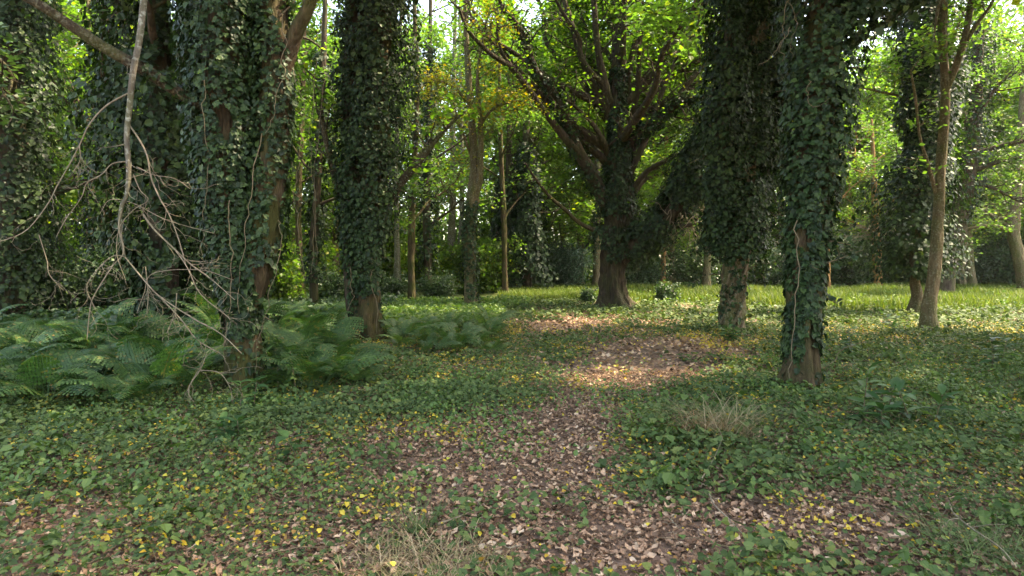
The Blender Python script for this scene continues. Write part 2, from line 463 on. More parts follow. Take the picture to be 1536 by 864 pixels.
def foot_ivy(tree, base, path, rad, rng, h1, n, size, seed):
    d = ivy_on(path, rad, .025, n, size, rng, 0.0, h1, .50, seed, .001)
    leaves('foot_ivy', *d, LEAF6, M['ivy'], tree, base, 'stuff')

def ivy_parts(tree, base, data, count=300):
    """the leaves that show largest become single parts, the rest one mass"""
    P, N, U, S = data
    px = CX + F * P[:, 0] / P[:, 1]; py = HY - F * (P[:, 2] - CAM_H) / P[:, 1]
    to_cam = norm(np.array([0, 0, CAM_H]) - P)
    face = np.sum(norm(N) * to_cam, -1)
    # distance of each leaf in front of the stem decides whether it is seen
    score = face * S / P[:, 1] + .02 * (P[:, 1].mean() - P[:, 1])
    score[(py < 0) | (py > 864) | (px < 0) | (px > 1536)] = -9
    order = np.argsort(-score); pick = order[:count]; rest = order[count:]
    leaves('ivy', P[rest], N[rest], U[rest], S[rest], IVY, M['ivy'], tree, base, 'stuff')
    Nn = norm(N); Un = norm(U - Nn * np.sum(U * Nn, -1, keepdims=True)); Xn = np.cross(Un, Nn)
    for j, i in enumerate(pick):
        o = bpy.data.objects.new('ivy_leaf', LEAF_MESHES[j % 4]); COL.objects.link(o); o.parent = tree
        s = S[i] * 1.08; p = P[i] - base
        o.matrix_local = Matrix(((Xn[i][0] * s, Un[i][0] * s, Nn[i][0] * s, p[0]), (Xn[i][1] * s, Un[i][1] * s, Nn[i][1] * s, p[1]), (Xn[i][2] * s, Un[i][2] * s, Nn[i][2] * s, p[2]), (0, 0, 0, 1)))

def stem_from_px(rows, n, base=None):
    """rows of (px, py, depth, width in px) -> path and radii"""
    p = [np.r_[W(a, b, Y), .5 * w * Y / F] for a, b, Y, w in rows]
    s = smooth(p, n)
    if base is not None: s[0, 2] = base[2] - .08
    return s[:, :3], np.maximum(s[:, 3], .003)

def vine(tree, base, rows, w=.006, name='vine'):
    pts = smooth([W(a, b, Y) for a, b, Y in rows], 5 * len(rows))
    q = np.random.default_rng(int(abs(rows[0][0] * 7 + rows[0][1])) + 5); pts[:, 0] += .03 * np.cumsum(q.normal(size=len(pts))) * .6; pts[:, 1] += .012 * q.normal(size=len(pts)); w *= .75
    mb = MB(); mb.tube(pts, np.linspace(w, w * .6, len(pts)), 5); mb.build(name, M['vine'], tree, base)

def high_crown(tree, base, tops, rng, mat, n_sub=11, ln=2.4, per=76, size=.17):
    """limbs and leaves above the picture: they shade the floor below"""
    mb = MB(); tips = []
    for p, r in tops:
        for k in range(8):
            a = k * 1.3 + rng.random() * 6
            d = norm(np.array([math.cos(a), math.sin(a), .8 + rng.random() * .6]))
            b = curve_branch(p, d, 4.2 + 2.6 * rng.random(), rng, .02, .16, 9)
            mb.tube(b, np.linspace(r * .6, r * .12, 9), 6)
            sprout(mb, b, r * .4, rng, n_sub, ln, tips, .02, 1, .15)
    mb.build('branch', M['bark_dark'], tree, base)
    P, N, U, S = twig_leaves(tips, per, .26, size, rng)
    ok = (P[:, 1] > 9.5) | (HY - F * (P[:, 2] - CAM_H) / np.maximum(P[:, 1], .3) < -40); P, N, U, S = P[ok], N[ok], U[ok], S[ok]
    leaves('crown', P, N, U, S, LEAF6, mat, tree, base)

def sprays(tree, base, path, n, ln, per, size, rng, t0=.1, tmpl=None, mat='ivy'):
    tips = []; mb = MB()
    sprout(mb, path, .03, rng, n, ln, tips, -.14, 1, t0)
    mb.build('sprays', M['vine'], tree, base)
    P, N, U, S = twig_leaves(tips, per, .07, size, rng, .4); U = U * .7 + np.array([0, 0, -.5])
    leaves('spray_leaves', P, N, U, S, tmpl or LEAF6, M[mat], tree, base, 'stuff')

# ---- ivy tree standing over the ferns, forked, with the long limb (7 m away)
def left_ivy_tree():
    rng = np.random.default_rng(11); Y = 7.3
    base = G(368, 592); base[1] = Y
    t = empty('ivy_clad_tree', base, 'forked tree thick with ivy, mossy brown foot beside the ferns and dead twigs', 'tree')
    main, rm = stem_from_px([(368, 600, Y, 48), (366, 540, Y, 46), (362, 460, Y, 50), (352, 360, Y, 58), (345, 250, Y, 66), (338, 120, Y, 62), (330, 0, Y, 58), (322, -160, Y, 52), (318, -320, Y, 44)], 60, base)
    mb = MB(); main, rm = smooth(main, 150), smooth(np.column_stack([rm, rm]), 150)[:, 0]; mb.tube(main, rm, 96, .28, 1, .38, .2, .16); main, rm = main[::2][:75], rm[::2][:75]; mb.build('trunk', M['bark_moss'], t, base)
    st, rs = stem_from_px([(366, 470, Y, 40), (388, 400, Y - .05, 42), (402, 300, Y - .05, 42), (410, 200, Y, 44), (414, 100, Y, 42), (408, 0, Y, 40), (402, -160, Y, 36), (400, -300, Y, 30)], 48)
    mb = MB(); mb.tube(st, rs, 20, .3, 2); mb.build('stem', M['bark_moss'], t, base)
    a, ra = stem_from_px([(412, 140, Y, 26), (428, 95, Y - .05, 24), (443, 50, Y - .1, 22), (462, 12, Y - .15, 18), (476, -30, Y - .2, 16), (490, -110, Y - .2, 14)], 24)
    mb = MB(); mb.tube(a, ra, 12, .3, 3); mb.build('branch', M['bark_moss'], t, base)
    l, rl = stem_from_px([(345, 178, Y, 20), (300, 158, Y - .15, 17), (262, 136, Y - .3, 15.5), (215, 105, Y - .5, 17), (170, 80, Y - .65, 15), (120, 48, Y - .8, 14), (60, 8, Y - 1, 13), (10, -22, Y - 1.1, 12), (-80, -80, Y - 1.3, 12)], 44)
    mb = MB(); mb.tube(l, rl, 14, .35, 4); mb.build('branch', M['bark_limb'], t, base)
    th = np.interp(np.linspace(0, 1, 75), [0, .15, .3, .5, .7, 1], [.02, .04, .08, .14, .22, .26])
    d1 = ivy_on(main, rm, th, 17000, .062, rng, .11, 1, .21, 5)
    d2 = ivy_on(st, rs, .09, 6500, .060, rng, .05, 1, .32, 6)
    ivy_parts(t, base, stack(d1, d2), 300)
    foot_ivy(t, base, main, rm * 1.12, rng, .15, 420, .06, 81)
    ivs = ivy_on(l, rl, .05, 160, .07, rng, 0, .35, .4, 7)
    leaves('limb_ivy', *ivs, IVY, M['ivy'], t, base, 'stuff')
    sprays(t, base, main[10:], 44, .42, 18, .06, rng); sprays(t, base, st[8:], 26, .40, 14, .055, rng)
    for rows, w in [([(424, 20, Y - .2), (428, 70, Y - .3), (433, 110, Y - .3), (424, 160, Y - .3), (420, 200, Y - .3)], .006),
                    ([(440, 100, Y - .2), (452, 180, Y - .3), (446, 260, Y - .3), (436, 320, Y - .3), (440, 420, Y - .35)], .004),
                    ([(306, 120, Y - .5), (309, 180, Y - .5), (315, 260, Y - .4), (312, 330, Y - .4)], .007),
                    ([(390, 200, Y - .4), (376, 300, Y - .35), (372, 380, Y - .3), (366, 470, Y - .28)], .008),
                    ([(470, 90, Y), (462, 200, Y), (470, 300, Y), (458, 420, Y - .1)], .003),
                    ([(420, 330, Y - .2), (430, 360, Y - .25), (418, 420, Y - .25), (414, 470, Y - .25), (392, 560, Y - .25)], .006),
                    ([(480, -10, Y), (484, 120, Y), (474, 240, Y), (482, 380, Y)], .003),
                    ([(342, 300, Y - .45), (346, 360, Y - .35), (352, 440, Y - .3), (346, 530, Y - .25)], .009)]:
        vine(t, base, rows, w)
    high_crown(t, base, [(main[-1], .16), (st[-1], .12)], rng, M['beech_leaf'])
left_ivy_tree()

# ---- the pale dead branch hung over the limb, with its spread of twigs
def dead_branch():
    rng = np.random.default_rng(5); Y = 6.75
    base = W(195, 280, Y)
    t = empty('dead_branch', base, 'pale grey dead branch hanging over the dark limb with bare twigs spreading down', 'branch')
    def piece(rows, name, mat='bark_grey', n=30, seg=8, twigs=0, tl=.35):
        p = [np.r_[W(a, b, Yy), .5 * w * Yy / F * (.42 if name == 'twig' else .72)] for a, b, Yy, w in rows]
        s = smooth(p, n); mb = MB(); mb.tube(s[:, :3], np.maximum(s[:, 3], .0018), seg, .25, 3)
        path = s[:, :3]
        for k in range(twigs):
            i = int((.25 + .72 * rng.random()) * (n - 1)); tan = norm(path[min(i + 1, n - 1)] - path[i - 1])
            d = norm(tan * .8 + perp(tan, rng) * .8 + np.array([0, 0, -.25]))
            b = curve_branch(path[i], d, tl * (.5 + rng.random()), rng, -.05, .38, 7)
            r0 = min(s[i, 3] * .55, .006); mb.tube(b, np.linspace(r0, .0012, 7), 4)
            for _ in range(2):
                j = rng.integers(2, 6); d2 = norm(norm(b[j] - b[j - 1]) + perp(norm(b[j] - b[j - 1]), rng) * .8)
                c = curve_branch(b[j], d2, tl * .35 * (.4 + rng.random()), rng, -.05, .4, 5); mb.tube(c, np.linspace(r0 * .6, .001, 5), 3)
        o = mb.build(name, M[mat], t, base)
        return path
    piece([(220, -60, Y, 15), (216, 0, Y, 14), (209, 60, Y - .05, 13.5), (199, 110, Y - .1, 13), (194, 160, Y - .1, 11), (190, 205, Y - .1, 10), (193, 255, Y - .1, 9), (190, 292, Y - .1, 8), (182, 312, Y - .1, 8), (180, 345, Y - .1, 7), (187, 385, Y - .1, 5)], 'stem', 'bark_grey', 70, 10, 9)
    tw = [
        [(192, 140, Y, 6), (160, 158, Y - .05, 6), (135, 185, Y - .1, 5.5), (119, 218, Y - .1, 5), (105, 245, Y - .1, 4.5), (85, 280, Y - .15, 4), (72, 305, Y - .2, 3.6), (40, 345, Y - .3, 3.2), (0, 362, Y - .4, 3), (-40, 370, Y - .5, 2.5)],
        [(192, 185, Y, 6), (206, 205, Y - .1, 6), (220, 232, Y - .15, 5.5), (227, 268, Y - .15, 5), (240, 298, Y - .2, 4.5), (255, 325, Y - .2, 4), (268, 360, Y - .25, 3.5), (278, 395, Y - .3, 2.6)],
        [(190, 242, Y, 5), (168, 246, Y - .05, 4.5), (152, 262, Y - .1, 4), (130, 275, Y - .1, 4), (122, 296, Y - .1, 3.5), (98, 330, Y - .1, 3), (84, 356, Y - .1, 2.4)],
        [(215, 322, Y, 7), (232, 345, Y - .05, 6), (262, 374, Y - .1, 5), (288, 398, Y - .1, 4.5), (312, 415, Y - .15, 4), (332, 432, Y - .2, 3), (352, 450, Y - .2, 2.4)],
        [(183, 312, Y - .1, 6), (178, 340, Y - .15, 5.5), (185, 378, Y - .15, 5), (168, 400, Y - .2, 4.5), (140, 445, Y - .25, 4), (134, 470, Y - .25, 3.6), (130, 510, Y - .25, 3)],
        [(187, 385, Y - .1, 5), (220, 425, Y - .2, 4.6), (240, 445, Y - .2, 4.2), (290, 478, Y - .25, 4), (330, 500, Y - .3, 3.4), (362, 530, Y - .35, 2.6)],
        [(205, 250, Y, 3.5), (230, 262, Y - .1, 3.2), (262, 268, Y - .1, 3), (285, 283, Y - .15, 2.4)],
        [(200, 262, Y, 4), (210, 285, Y - .1, 3.5), (222, 300, Y - .1, 3), (200, 315, Y - .1, 3), (180, 340, Y - .15, 3), (175, 380, Y - .2, 2.6), (188, 420, Y - .2, 2)],
        [(187, 385, Y - .1, 5), (170, 384, Y - .15, 4.5), (150, 400, Y - .2, 4), (130, 430, Y - .25, 3.6), (142, 462, Y - .25, 2.6)],
        [(262, 374, Y - .1, 4), (280, 400, Y - .15, 3.6), (300, 440, Y - .2, 3.2), (335, 470, Y - .2, 3), (345, 478, Y - .2, 2)],
        [(240, 445, Y - .2, 4), (272, 480, Y - .3, 3.6), (296, 510, Y - .3, 3.2), (330, 530, Y - .35, 2.6)],
        [(310, 530, Y - .3, 2), (300, 555, Y - .35, 3.4), (282, 585, Y - .4, 3.2), (296, 612, Y - .4, 3)],
        [(300, 555, Y - .35, 3), (330, 560, Y - .4, 2.8), (346, 585, Y - .4, 2.6), (347, 602, Y - .4, 2.2)],
        [(58, 352, Y - .3, 3), (70, 390, Y - .3, 2.8), (74, 412, Y - .35, 2.6), (95, 436, Y - .3, 2.4)],
        [(119, 218, Y - .1, 4), (120, 240, Y - .1, 3.6), (110, 257, Y - .1, 3)],
        [(218, 400, Y - .2, 3), (222, 440, Y - .2, 3), (220, 470, Y - .25, 2.2)],
        [(150, 320, Y, 2.5), (165, 300, Y, 3), (200, 305, Y - .05, 3), (250, 330, Y - .1, 2.4), (320, 350, Y - .1, 2)],
        [(265, 440, Y - .2, 3.4), (262, 470, Y - .25, 3), (250, 500, Y - .3, 2.4)],
        [(205, 470, Y - .2, 2), (216, 440, Y - .2, 2.6), (230, 410, Y - .2, 2.6), (300, 405, Y - .2, 2.4), (350, 420, Y - .2, 2)],
    ]
    for rows in tw: piece(rows, 'twig', 'twig', 36, 6, 9, .34)
dead_branch()

# ---- ivy tree beyond the ferns (12.8 m) with a bare side branch
def second_ivy_tree():
    rng = np.random.default_rng(12); Y = 12.8
    base = G(548, 512); Y = base[1]
    t = empty('ivy_clad_tree', base, 'dark two-stemmed ivy tree behind the fern bed with a bare branch reaching over the glade', 'tree')
    a, ra = stem_from_px([(552, 515, Y, 40), (548, 470, Y, 40), (550, 400, Y, 36), (556, 330, Y, 36), (562, 240, Y, 36), (568, 120, Y, 34), (570, 0, Y, 32), (572, -200, Y, 24)], 50, base)
    mb = MB(); mb.tube(smooth(a, 120), smooth(np.column_stack([ra, ra]), 120)[:, 0], 80, .3, 5, .4, .3, .18); mb.build('trunk', M['bark_moss'], t, base)
    b, rb = stem_from_px([(541, 505, Y - .05, 24), (532, 430, Y, 26), (528, 350, Y, 26), (527, 250, Y, 26), (528, 120, Y, 24), (535, 0, Y, 22), (540, -180, Y, 18)], 44)
    mb = MB(); mb.tube(b, rb, 16, .3, 6); mb.build('stem', M['bark_dark'], t, base)
    c, rc = stem_from_px([(565, 345, Y, 16), (585, 300, Y, 15), (602, 272, Y - .1, 13), (625, 245, Y - .2, 10), (650, 215, Y - .3, 8), (676, 186, Y - .4, 5), (700, 165, Y - .4, 3)], 24)
    mb = MB(); tips = []; mb.tube(c, rc, 10, .3, 7); sprout(mb, c, .05, rng, 9, .9, tips, .05, 1, .35); mb.build('branch', M['bark_limb'], t, base)
    e, re_ = stem_from_px([(527, 330, Y, 12), (505, 270, Y, 11), (490, 215, Y - .1, 9), (482, 170, Y - .2, 7), (486, 120, Y - .2, 5)], 18)
    mb = MB(); mb.tube(e, re_, 8, .3, 8); sprout(mb, e, .05, rng, 8, 1.1, tips, .05, 1, .2); mb.build('branch', M['bark_limb'], t, base)
    P = twig_leaves(tips, 26, .14, .10, rng); leaves('crown', *P, LEAF6, M['oak_leaf'], t, base)
    th = np.interp(np.linspace(0, 1, 50), [0, .12, .3, .45, .6, 1], [.02, .05, .14, .28, .42, .46])
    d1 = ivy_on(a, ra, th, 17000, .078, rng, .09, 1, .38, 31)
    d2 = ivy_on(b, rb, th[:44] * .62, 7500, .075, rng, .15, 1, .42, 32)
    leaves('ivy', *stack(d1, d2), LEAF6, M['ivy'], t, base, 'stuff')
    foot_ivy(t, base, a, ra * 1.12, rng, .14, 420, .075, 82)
    sprays(t, base, a[10:], 50, .75, 26, .075, rng); sprays(t, base, b[10:], 30, .65, 22, .072, rng)
    for rows, w in [([(526, 400, Y - .3), (530, 430, Y - .35), (535, 450, Y - .35), (524, 480, Y - .3)], .012), ([(556, 380, Y - .3), (560, 440, Y - .3), (566, 500, Y - .3)], .014)]:
        vine(t, base, rows, w)
    high_crown(t, base, [(a[-1], .25), (b[-1], .15)], rng, M['beech_leaf'], 10, 2.6)
second_ivy_tree()

# ---- ivy trunk at the right of the path (7.6 m)
def right_ivy_tree():
    rng = np.random.default_rng(13); base = G(1200, 586); Y = base[1]
    t = empty('ivy_clad_tree', base, 'single straight trunk with big ivy leaves rising beside the laurel sprig near the path', 'tree')
    a, ra = stem_from_px([(1200, 590, Y, 52), (1203, 550, Y, 46), (1206, 480, Y, 44), (1210, 400, Y, 44), (1214, 320, Y, 44), (1222, 230, Y, 46), (1230, 120, Y, 46), (1238, 20, Y, 44), (1246, -120, Y, 40), (1256, -320, Y, 34)], 64, base)
    mb = MB(); fa, fr = smooth(a, 160), smooth(np.column_stack([ra, ra]), 160)[:, 0]; mb.tube(fa, fr, 96, .34, 9, .6, .2, .16); mb.build('trunk', M['bark_moss'], t, base)
    th = np.interp(np.linspace(0, 1, 64), [0, .1, .25, .45, .6, .75, 1], [.01, .015, .045, .12, .20, .30, .36])
    d1 = ivy_on(a, ra, th, 15500, .066, rng, .05, 1, .24, 47, .3)
    # trailing sprays that stand away from the stem
    tips = []; mb = MB()
    sprout(mb, a[15:], .03, rng, 42, .5, tips, -.12, 1, .05)
    mb.build('sprays', M['vine'], t, base)
    P, N, U, S = twig_leaves(tips, 18, .06, .070, rng, .45)
    ivy_parts(t, base, stack(d1, (P, N, U, S)), 300)
    foot_ivy(t, base, a, ra * 1.12, rng, .14, 260, .07, 83)
    b, rb = stem_from_px([(1238, 30, Y, 34), (1300, 0, Y - .2, 28), (1360, -30, Y - .4, 24), (1450, -90, Y - .6, 16)], 24)
    mb = MB(); mb.tube(b, rb, 12, .3, 10); mb.build('branch', M['bark_dark'], t, base)
    dd = ivy_on(b, rb, .32, 1500, .085, rng, 0, 1, .3, 42)
    leaves('limb_ivy', *dd, IVY, M['ivy'], t, base, 'stuff')
    for rows, w in [([(1188, -10, Y - .4), (1182, 30, Y - .45), (1180, 60, Y - .45), (1176, 92, Y - .45)], .006), ([(1184, 40, Y - .45), (1172, 72, Y - .45), (1150, 92, Y - .4), (1136, 98, Y - .4)], .005),
                    ([(1176, -10, Y - .4), (1186, 30, Y - .45), (1178, 70, Y - .45), (1186, 85, Y - .45)], .004), ([(1236, 560, Y - .1), (1262, 528, Y - .2), (1290, 512, Y - .3)], .008),
                    ([(1214, 120, Y - .4), (1206, 140, Y - .4), (1214, 160, Y - .4), (1235, 150, Y - .42)], .006), ([(1196, 330, Y - .24), (1192, 420, Y - .24), (1188, 500, Y - .22), (1184, 580, Y - .22)], .010)]:
        vine(t, base, rows, w)
    high_crown(t, base, [(a[-1], .14), (b[-1], .08)], rng, M['beech_leaf'], 9, 2.2)
right_ivy_tree()

# ---- bushy ivy tree between the path and the clearing (14 m)
def bushy_ivy_tree():
    rng = np.random.default_rng(14); base = G(1098, 500); Y = base[1]
    t = empty('ivy_clad_tree', base, 'broad bushy ivy column on a pale vine-wrapped foot at the clearing edge', 'tree')
    a, ra = stem_from_px([(1096, 503, Y, 32), (1098, 470, Y, 30), (1102, 420, Y, 32), (1110, 340, Y, 32), (1120, 220, Y, 30), (1130, 100, Y, 30), (1140, -20, Y, 28), (1150, -200, Y, 24)], 50, base)
    mb = MB(); mb.tube(smooth(a, 120), smooth(np.column_stack([ra, ra]), 120)[:, 0], 80, .35, 15, .35, .25, .2); mb.build('trunk', M['bark_pale'], t, base)
    for k in range(5):
        n = 26; s = np.linspace(0, .38, n); i = (s * 49).astype(int)
        an = k * 1.25 + s * 9; r = ra[i] * 1.08
        pts = a[i] + np.stack([np.cos(an) * r, np.sin(an) * r, 0 * r], 1); pts[:, 2] = np.interp(s * 49, np.arange(50), a[:, 2])
        mb = MB(); mb.tube(pts, np.linspace(.045, .03, n), 6, .2, k); mb.build('vine', M['vine'], t, base)
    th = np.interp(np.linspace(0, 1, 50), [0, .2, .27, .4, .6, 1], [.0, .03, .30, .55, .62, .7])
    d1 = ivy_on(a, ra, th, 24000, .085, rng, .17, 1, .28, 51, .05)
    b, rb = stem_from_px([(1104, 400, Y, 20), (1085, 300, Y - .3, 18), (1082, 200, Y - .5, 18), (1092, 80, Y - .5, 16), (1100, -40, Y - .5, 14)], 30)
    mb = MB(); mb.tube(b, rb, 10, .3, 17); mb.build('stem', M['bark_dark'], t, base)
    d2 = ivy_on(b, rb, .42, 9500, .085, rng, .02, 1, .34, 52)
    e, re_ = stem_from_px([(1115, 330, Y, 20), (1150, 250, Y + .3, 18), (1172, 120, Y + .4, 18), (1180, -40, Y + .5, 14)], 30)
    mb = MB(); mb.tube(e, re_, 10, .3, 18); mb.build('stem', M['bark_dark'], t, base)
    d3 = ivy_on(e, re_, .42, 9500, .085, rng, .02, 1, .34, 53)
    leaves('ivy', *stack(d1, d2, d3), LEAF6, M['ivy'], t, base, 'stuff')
    foot_ivy(t, base, a, ra * 1.15, rng, .14, 240, .09, 84)
    sprays(t, base, a[12:], 60, .9, 30, .085, rng, .02); sprays(t, base, b, 36, .8, 26, .08, rng); sprays(t, base, e, 36, .8, 26, .08, rng)
    high_crown(t, base, [(a[-1], .2), (b[-1], .12), (e[-1], .12)], rng, M['beech_leaf'], 10, 2.6)
bushy_ivy_tree()

# ---- the great oak
def oak():
    rng = np.random.default_rng(21); base = G(921, 462); Y = base[1]
    t = empty('oak_tree', base, 'great spreading oak with fissured trunk and fan of dark limbs at the path end', 'tree')
    tr, rt = stem_from_px([(921, 465, Y, 44), (919, 440, Y, 39), (919, 400, Y, 38), (923, 350, Y, 42), (926, 300, Y, 40), (928, 240, Y, 32), (926, 170, Y, 26), (928, 90, Y, 20), (934, 0, Y, 15), (940, -120, Y, 10), (944, -260, Y, 5)], 80, base)
    mb = MB(); mb.tube(smooth(tr, 160), smooth(np.column_stack([rt, rt]), 160)[:, 0], 96, .3, 25, .7, .45, .22); mb.build('trunk', M['bark_dark'], t, base)
    limbs = [
        [(915, 320, 0, 26), (888, 262, -.3, 24), (862, 215, -.6, 21), (830, 140, -1, 17), (803, 105, -1.3, 14), (780, 45, -1.6, 12), (750, 5, -2, 9), (730, -60, -2.4, 6)],
        [(865, 225, -.6, 16), (838, 195, -1, 14), (815, 165, -1.3, 13), (790, 130, -1.7, 12), (765, 100, -2, 10), (735, 80, -2.5, 9), (702, 45, -3, 7), (688, 10, -3.4, 5)],
        [(765, 100, -2, 6), (750, 70, -2.2, 5), (746, 40, -2.3, 4), (757, 5, -2.4, 3)],
        [(920, 298, .2, 15), (914, 255, .1, 13), (908, 220, -.3, 12), (892, 190, -.6, 9), (872, 168, -.9, 7), (850, 150, -1.2, 4)],
        [(915, 180, 0, 14), (905, 130, -.4, 12), (884, 106, -.8, 10), (871, 82, -1, 9), (868, 55, -1.2, 8), (848, 25, -1.5, 7), (830, -10, -1.8, 5), (815, -60, -2, 3)],
        [(930, 130, 0, 12), (918, 90, .5, 10), (895, 65, .9, 8), (872, 55, 1.3, 6), (840, 30, 1.7, 4)],
        [(930, 110, 0, 13), (935, 60, -.6, 11), (936, 0, -1, 9), (930, -70, -1.3, 6)],
        [(938, 200, .2, 16), (952, 160, .1, 12), (958, 110, -.3, 10), (960, 60, -.7, 8), (974, 10, -1, 7), (980, -50, -1.2, 5)],
        [(938, 260, .2, 18), (955, 205, 0, 16), (985, 182, -.4, 14), (1020, 155, -.8, 11), (1050, 145, -1.2, 9), (1078, 133, -1.6, 7), (1110, 120, -2, 4)],
        [(950, 215, .2, 13), (968, 155, .2, 12), (1000, 120, .2, 10), (1040, 95, .1, 9), (1095, 70, 0, 7), (1130, 40, -.1, 4)],
        [(1068, 84, 0, 8), (1045, 62, .4, 7), (1025, 45, .7, 6), (1012, 20, 1, 5), (1000, -20, 1.3, 4)],
        [(935, 320, .1, 14), (950, 285, -.2, 12), (970, 258, -.5, 10), (1000, 240, -.8, 8), (1040, 222, -1.2, 6), (1070, 212, -1.5, 4)],
        [(945, 300, .3, 10), (965, 272, .5, 8), (990, 262, .8, 6), (1020, 245, 1, 4)],
        [(905, 350, -.1, 12), (872, 336, -.7, 8), (848, 315, -1.1, 7), (825, 295, -1.5, 6), (805, 270, -1.8, 5), (788, 245, -2.1, 3)],
        [(930, 388, -.2, 24), (965, 358, -.6, 22), (1000, 328, -1, 20), (1045, 278, -1.5, 16), (1080, 255, -2, 12), (1110, 238, -2.4, 7)],
        [(1000, 325, -1, 14), (1015, 285, -1.2, 14), (1045, 220, -1.6, 12), (1072, 172, -2, 10), (1090, 120, -2.3, 6)],
        [(985, 345, -.8, 8), (1030, 338, -1.4, 7), (1060, 336, -1.8, 6), (1095, 334, -2.2, 4)],
        [(925, 60, 0, 10), (905, 10, .5, 8), (890, -40, .9, 6)], [(935, 30, 0, 10), (960, -30, .6, 8), (990, -90, 1, 5)],
        [(926, 200, .5, 16), (900, 140, 2.5, 13), (870, 60, 4, 9), (840, -20, 5, 6)], [(928, 220, .5, 16), (970, 140, 2.5, 13), (1010, 40, 4, 9), (1040, -50, 5, 6)],
    ]
    fan = np.random.default_rng(3)
    for k in range(16):                                   # thinner limbs rising behind and between the main ones
        a = -1.05 + 2.1 * (k + .5 * fan.random()) / 15; ln = 260 + 120 * fan.random(); y0 = 300 - 170 * fan.random(); dy = fan.normal() * 2.2
        limbs.append([(924 + 8 * a + u * ln * math.sin(a) * (.75 + .25 * u) + fan.normal() * 9 * u, y0 - u * ln * math.cos(a) * (.55 + .6 * u), dy * u, 11 * (1 - u) + 2.5) for u in (0, .2, .4, .6, .8, 1)])
    tips = []; paths = []
    for k, rows in enumerate(limbs):
        p, r = stem_from_px([(x, y, Y + dy, w * (.78 if k < 21 and k not in (14, 15) else 1.05)) for x, y, dy, w in rows], 34)
        mb = MB(); mb.tube(p, r, 12, .22, 30 + k); paths.append((p, r))
        nsub = 5 if 11 <= k <= 16 else (8 if k > 20 else 11)
        sprout(mb, p, r.mean(), rng, nsub, 1.5 if nsub > 5 else .9, tips, .05, 2, .3)
        mb.build('branch', M['bark_dark'], t, base)
    P = twig_leaves(tips, 52, .26, .12, rng)
    zk = (P[0][:, 2] > 2.6) & ((P[0][:, 1] > Y - .3) | (rng.random(len(P[0])) < .09))
    P = tuple(x[zk] for x in P)
    leaves('crown', *P, RHOMB, M['oak_leaf'], t, base)
    th = np.interp(np.linspace(0, 1, 80), [0, .12, .2, .3, .4, .55, 1], [0, .05, .32, .42, .22, .05, 0])
    ds = [ivy_on(tr, rt, th, 9000, .12, rng, .10, .5, .33, 61, .08)]
    for k, n, tk in [(0, 1500, .2), (8, 1600, .26), (14, 6500, .5), (15, 5500, .5)]:
        ds.append(ivy_on(paths[k][0], paths[k][1], np.linspace(tk, tk * .35, 34), n, .12, rng, 0, .75, .38, 62 + k))
    leaves('ivy', *stack(*ds), RHOMB, M['ivy_dark'], t, base, 'stuff')
    # dry twigs tangled under the low limb
    mb = MB()
    for k in range(70):
        s = W(1000 + 90 * rng.random(), 300 + 40 * rng.random(), Y - 1.6 + .8 * rng.random())
        d = norm(np.array([rng.normal() * .8, rng.normal() * .4, -.5 + .5 * rng.normal()]))
        b = curve_branch(s, d, .6 + 1.1 * rng.random(), rng, -.12, .45, 9); mb.tube(b, np.linspace(.016, .005, 9), 4)
    o = mb.build('dry_twigs', M['twig'], t, base); o['kind'] = 'stuff'
oak()

# ---- other trunks drawn by hand -------------------------------------------------
def plain_tree(label, rows, bark, crown=None, limbs=(), ivy=None, seed=0, nsub=14, ln=1.3, per=22, leaf=.12, lumps=.25, name='tree', auto=0, tmpl=None, lev=2, t0=.3, flare=.35):
    rng = np.random.default_rng(seed + 100)
    g = G(rows[0][0], rows[0][1]); Y = g[1]
    rows = [(a, b, Y + dy, w) for a, b, dy, w in rows]
    t = empty(name, g, label, 'tree')
    p, r = stem_from_px(rows, 46, g)
    mb = MB(); mb.tube(p, r, 16, lumps, seed, flare, .35); mb.build('trunk', M[bark], t, g)
    tips = []
    for k, l in enumerate(limbs):
        q, rq = stem_from_px([(a, b, Y + dy, w) for a, b, dy, w in l], 24)
        mb = MB(); mb.tube(q, rq, 8, .25, seed + k); sprout(mb, q, rq.mean(), rng, nsub, ln, tips, .03, lev, t0); mb.build('branch', M[bark], t, g)
    for k in range(auto):
        i = int(len(p) * (.38 + .6 * (k + rng.random()) / auto)); i = min(i, len(p) - 1)
        a = k * 2.4 + rng.random()
        q = curve_branch(p[i], norm(np.array([math.cos(a), math.sin(a), .45])), ln * (1.6 + rng.random()), rng, .05, .16, 9)
        mb = MB(); mb.tube(q, np.linspace(r[i] * .45, .012, 9), 6); sprout(mb, q, r[i] * .3, rng, nsub, ln, tips, .03, lev, t0); mb.build('branch', M[bark], t, g)
    if crown and tips:
        L = twig_leaves(tips, per, .22, leaf, rng); leaves('crown', *L, tmpl or RHOMB, M[crown], t, g)
    if ivy:
        n, size, tk, h0, h1, gap = ivy
        tk = np.broadcast_to(np.asarray(tk, float), (46,)) if np.ndim(tk) == 0 else np.interp(np.linspace(0, 1, 46), np.linspace(0, 1, len(tk)), tk)
        d = ivy_on(p, r, tk, n, size, rng, h0, h1, gap, seed + 70, .08)
        leaves('ivy', *d, LEAF6 if Y < 14 else RHOMB, M['ivy' if Y < 22 else 'ivy_dark'], t, g, 'stuff')
    return t, p, r, Y, g

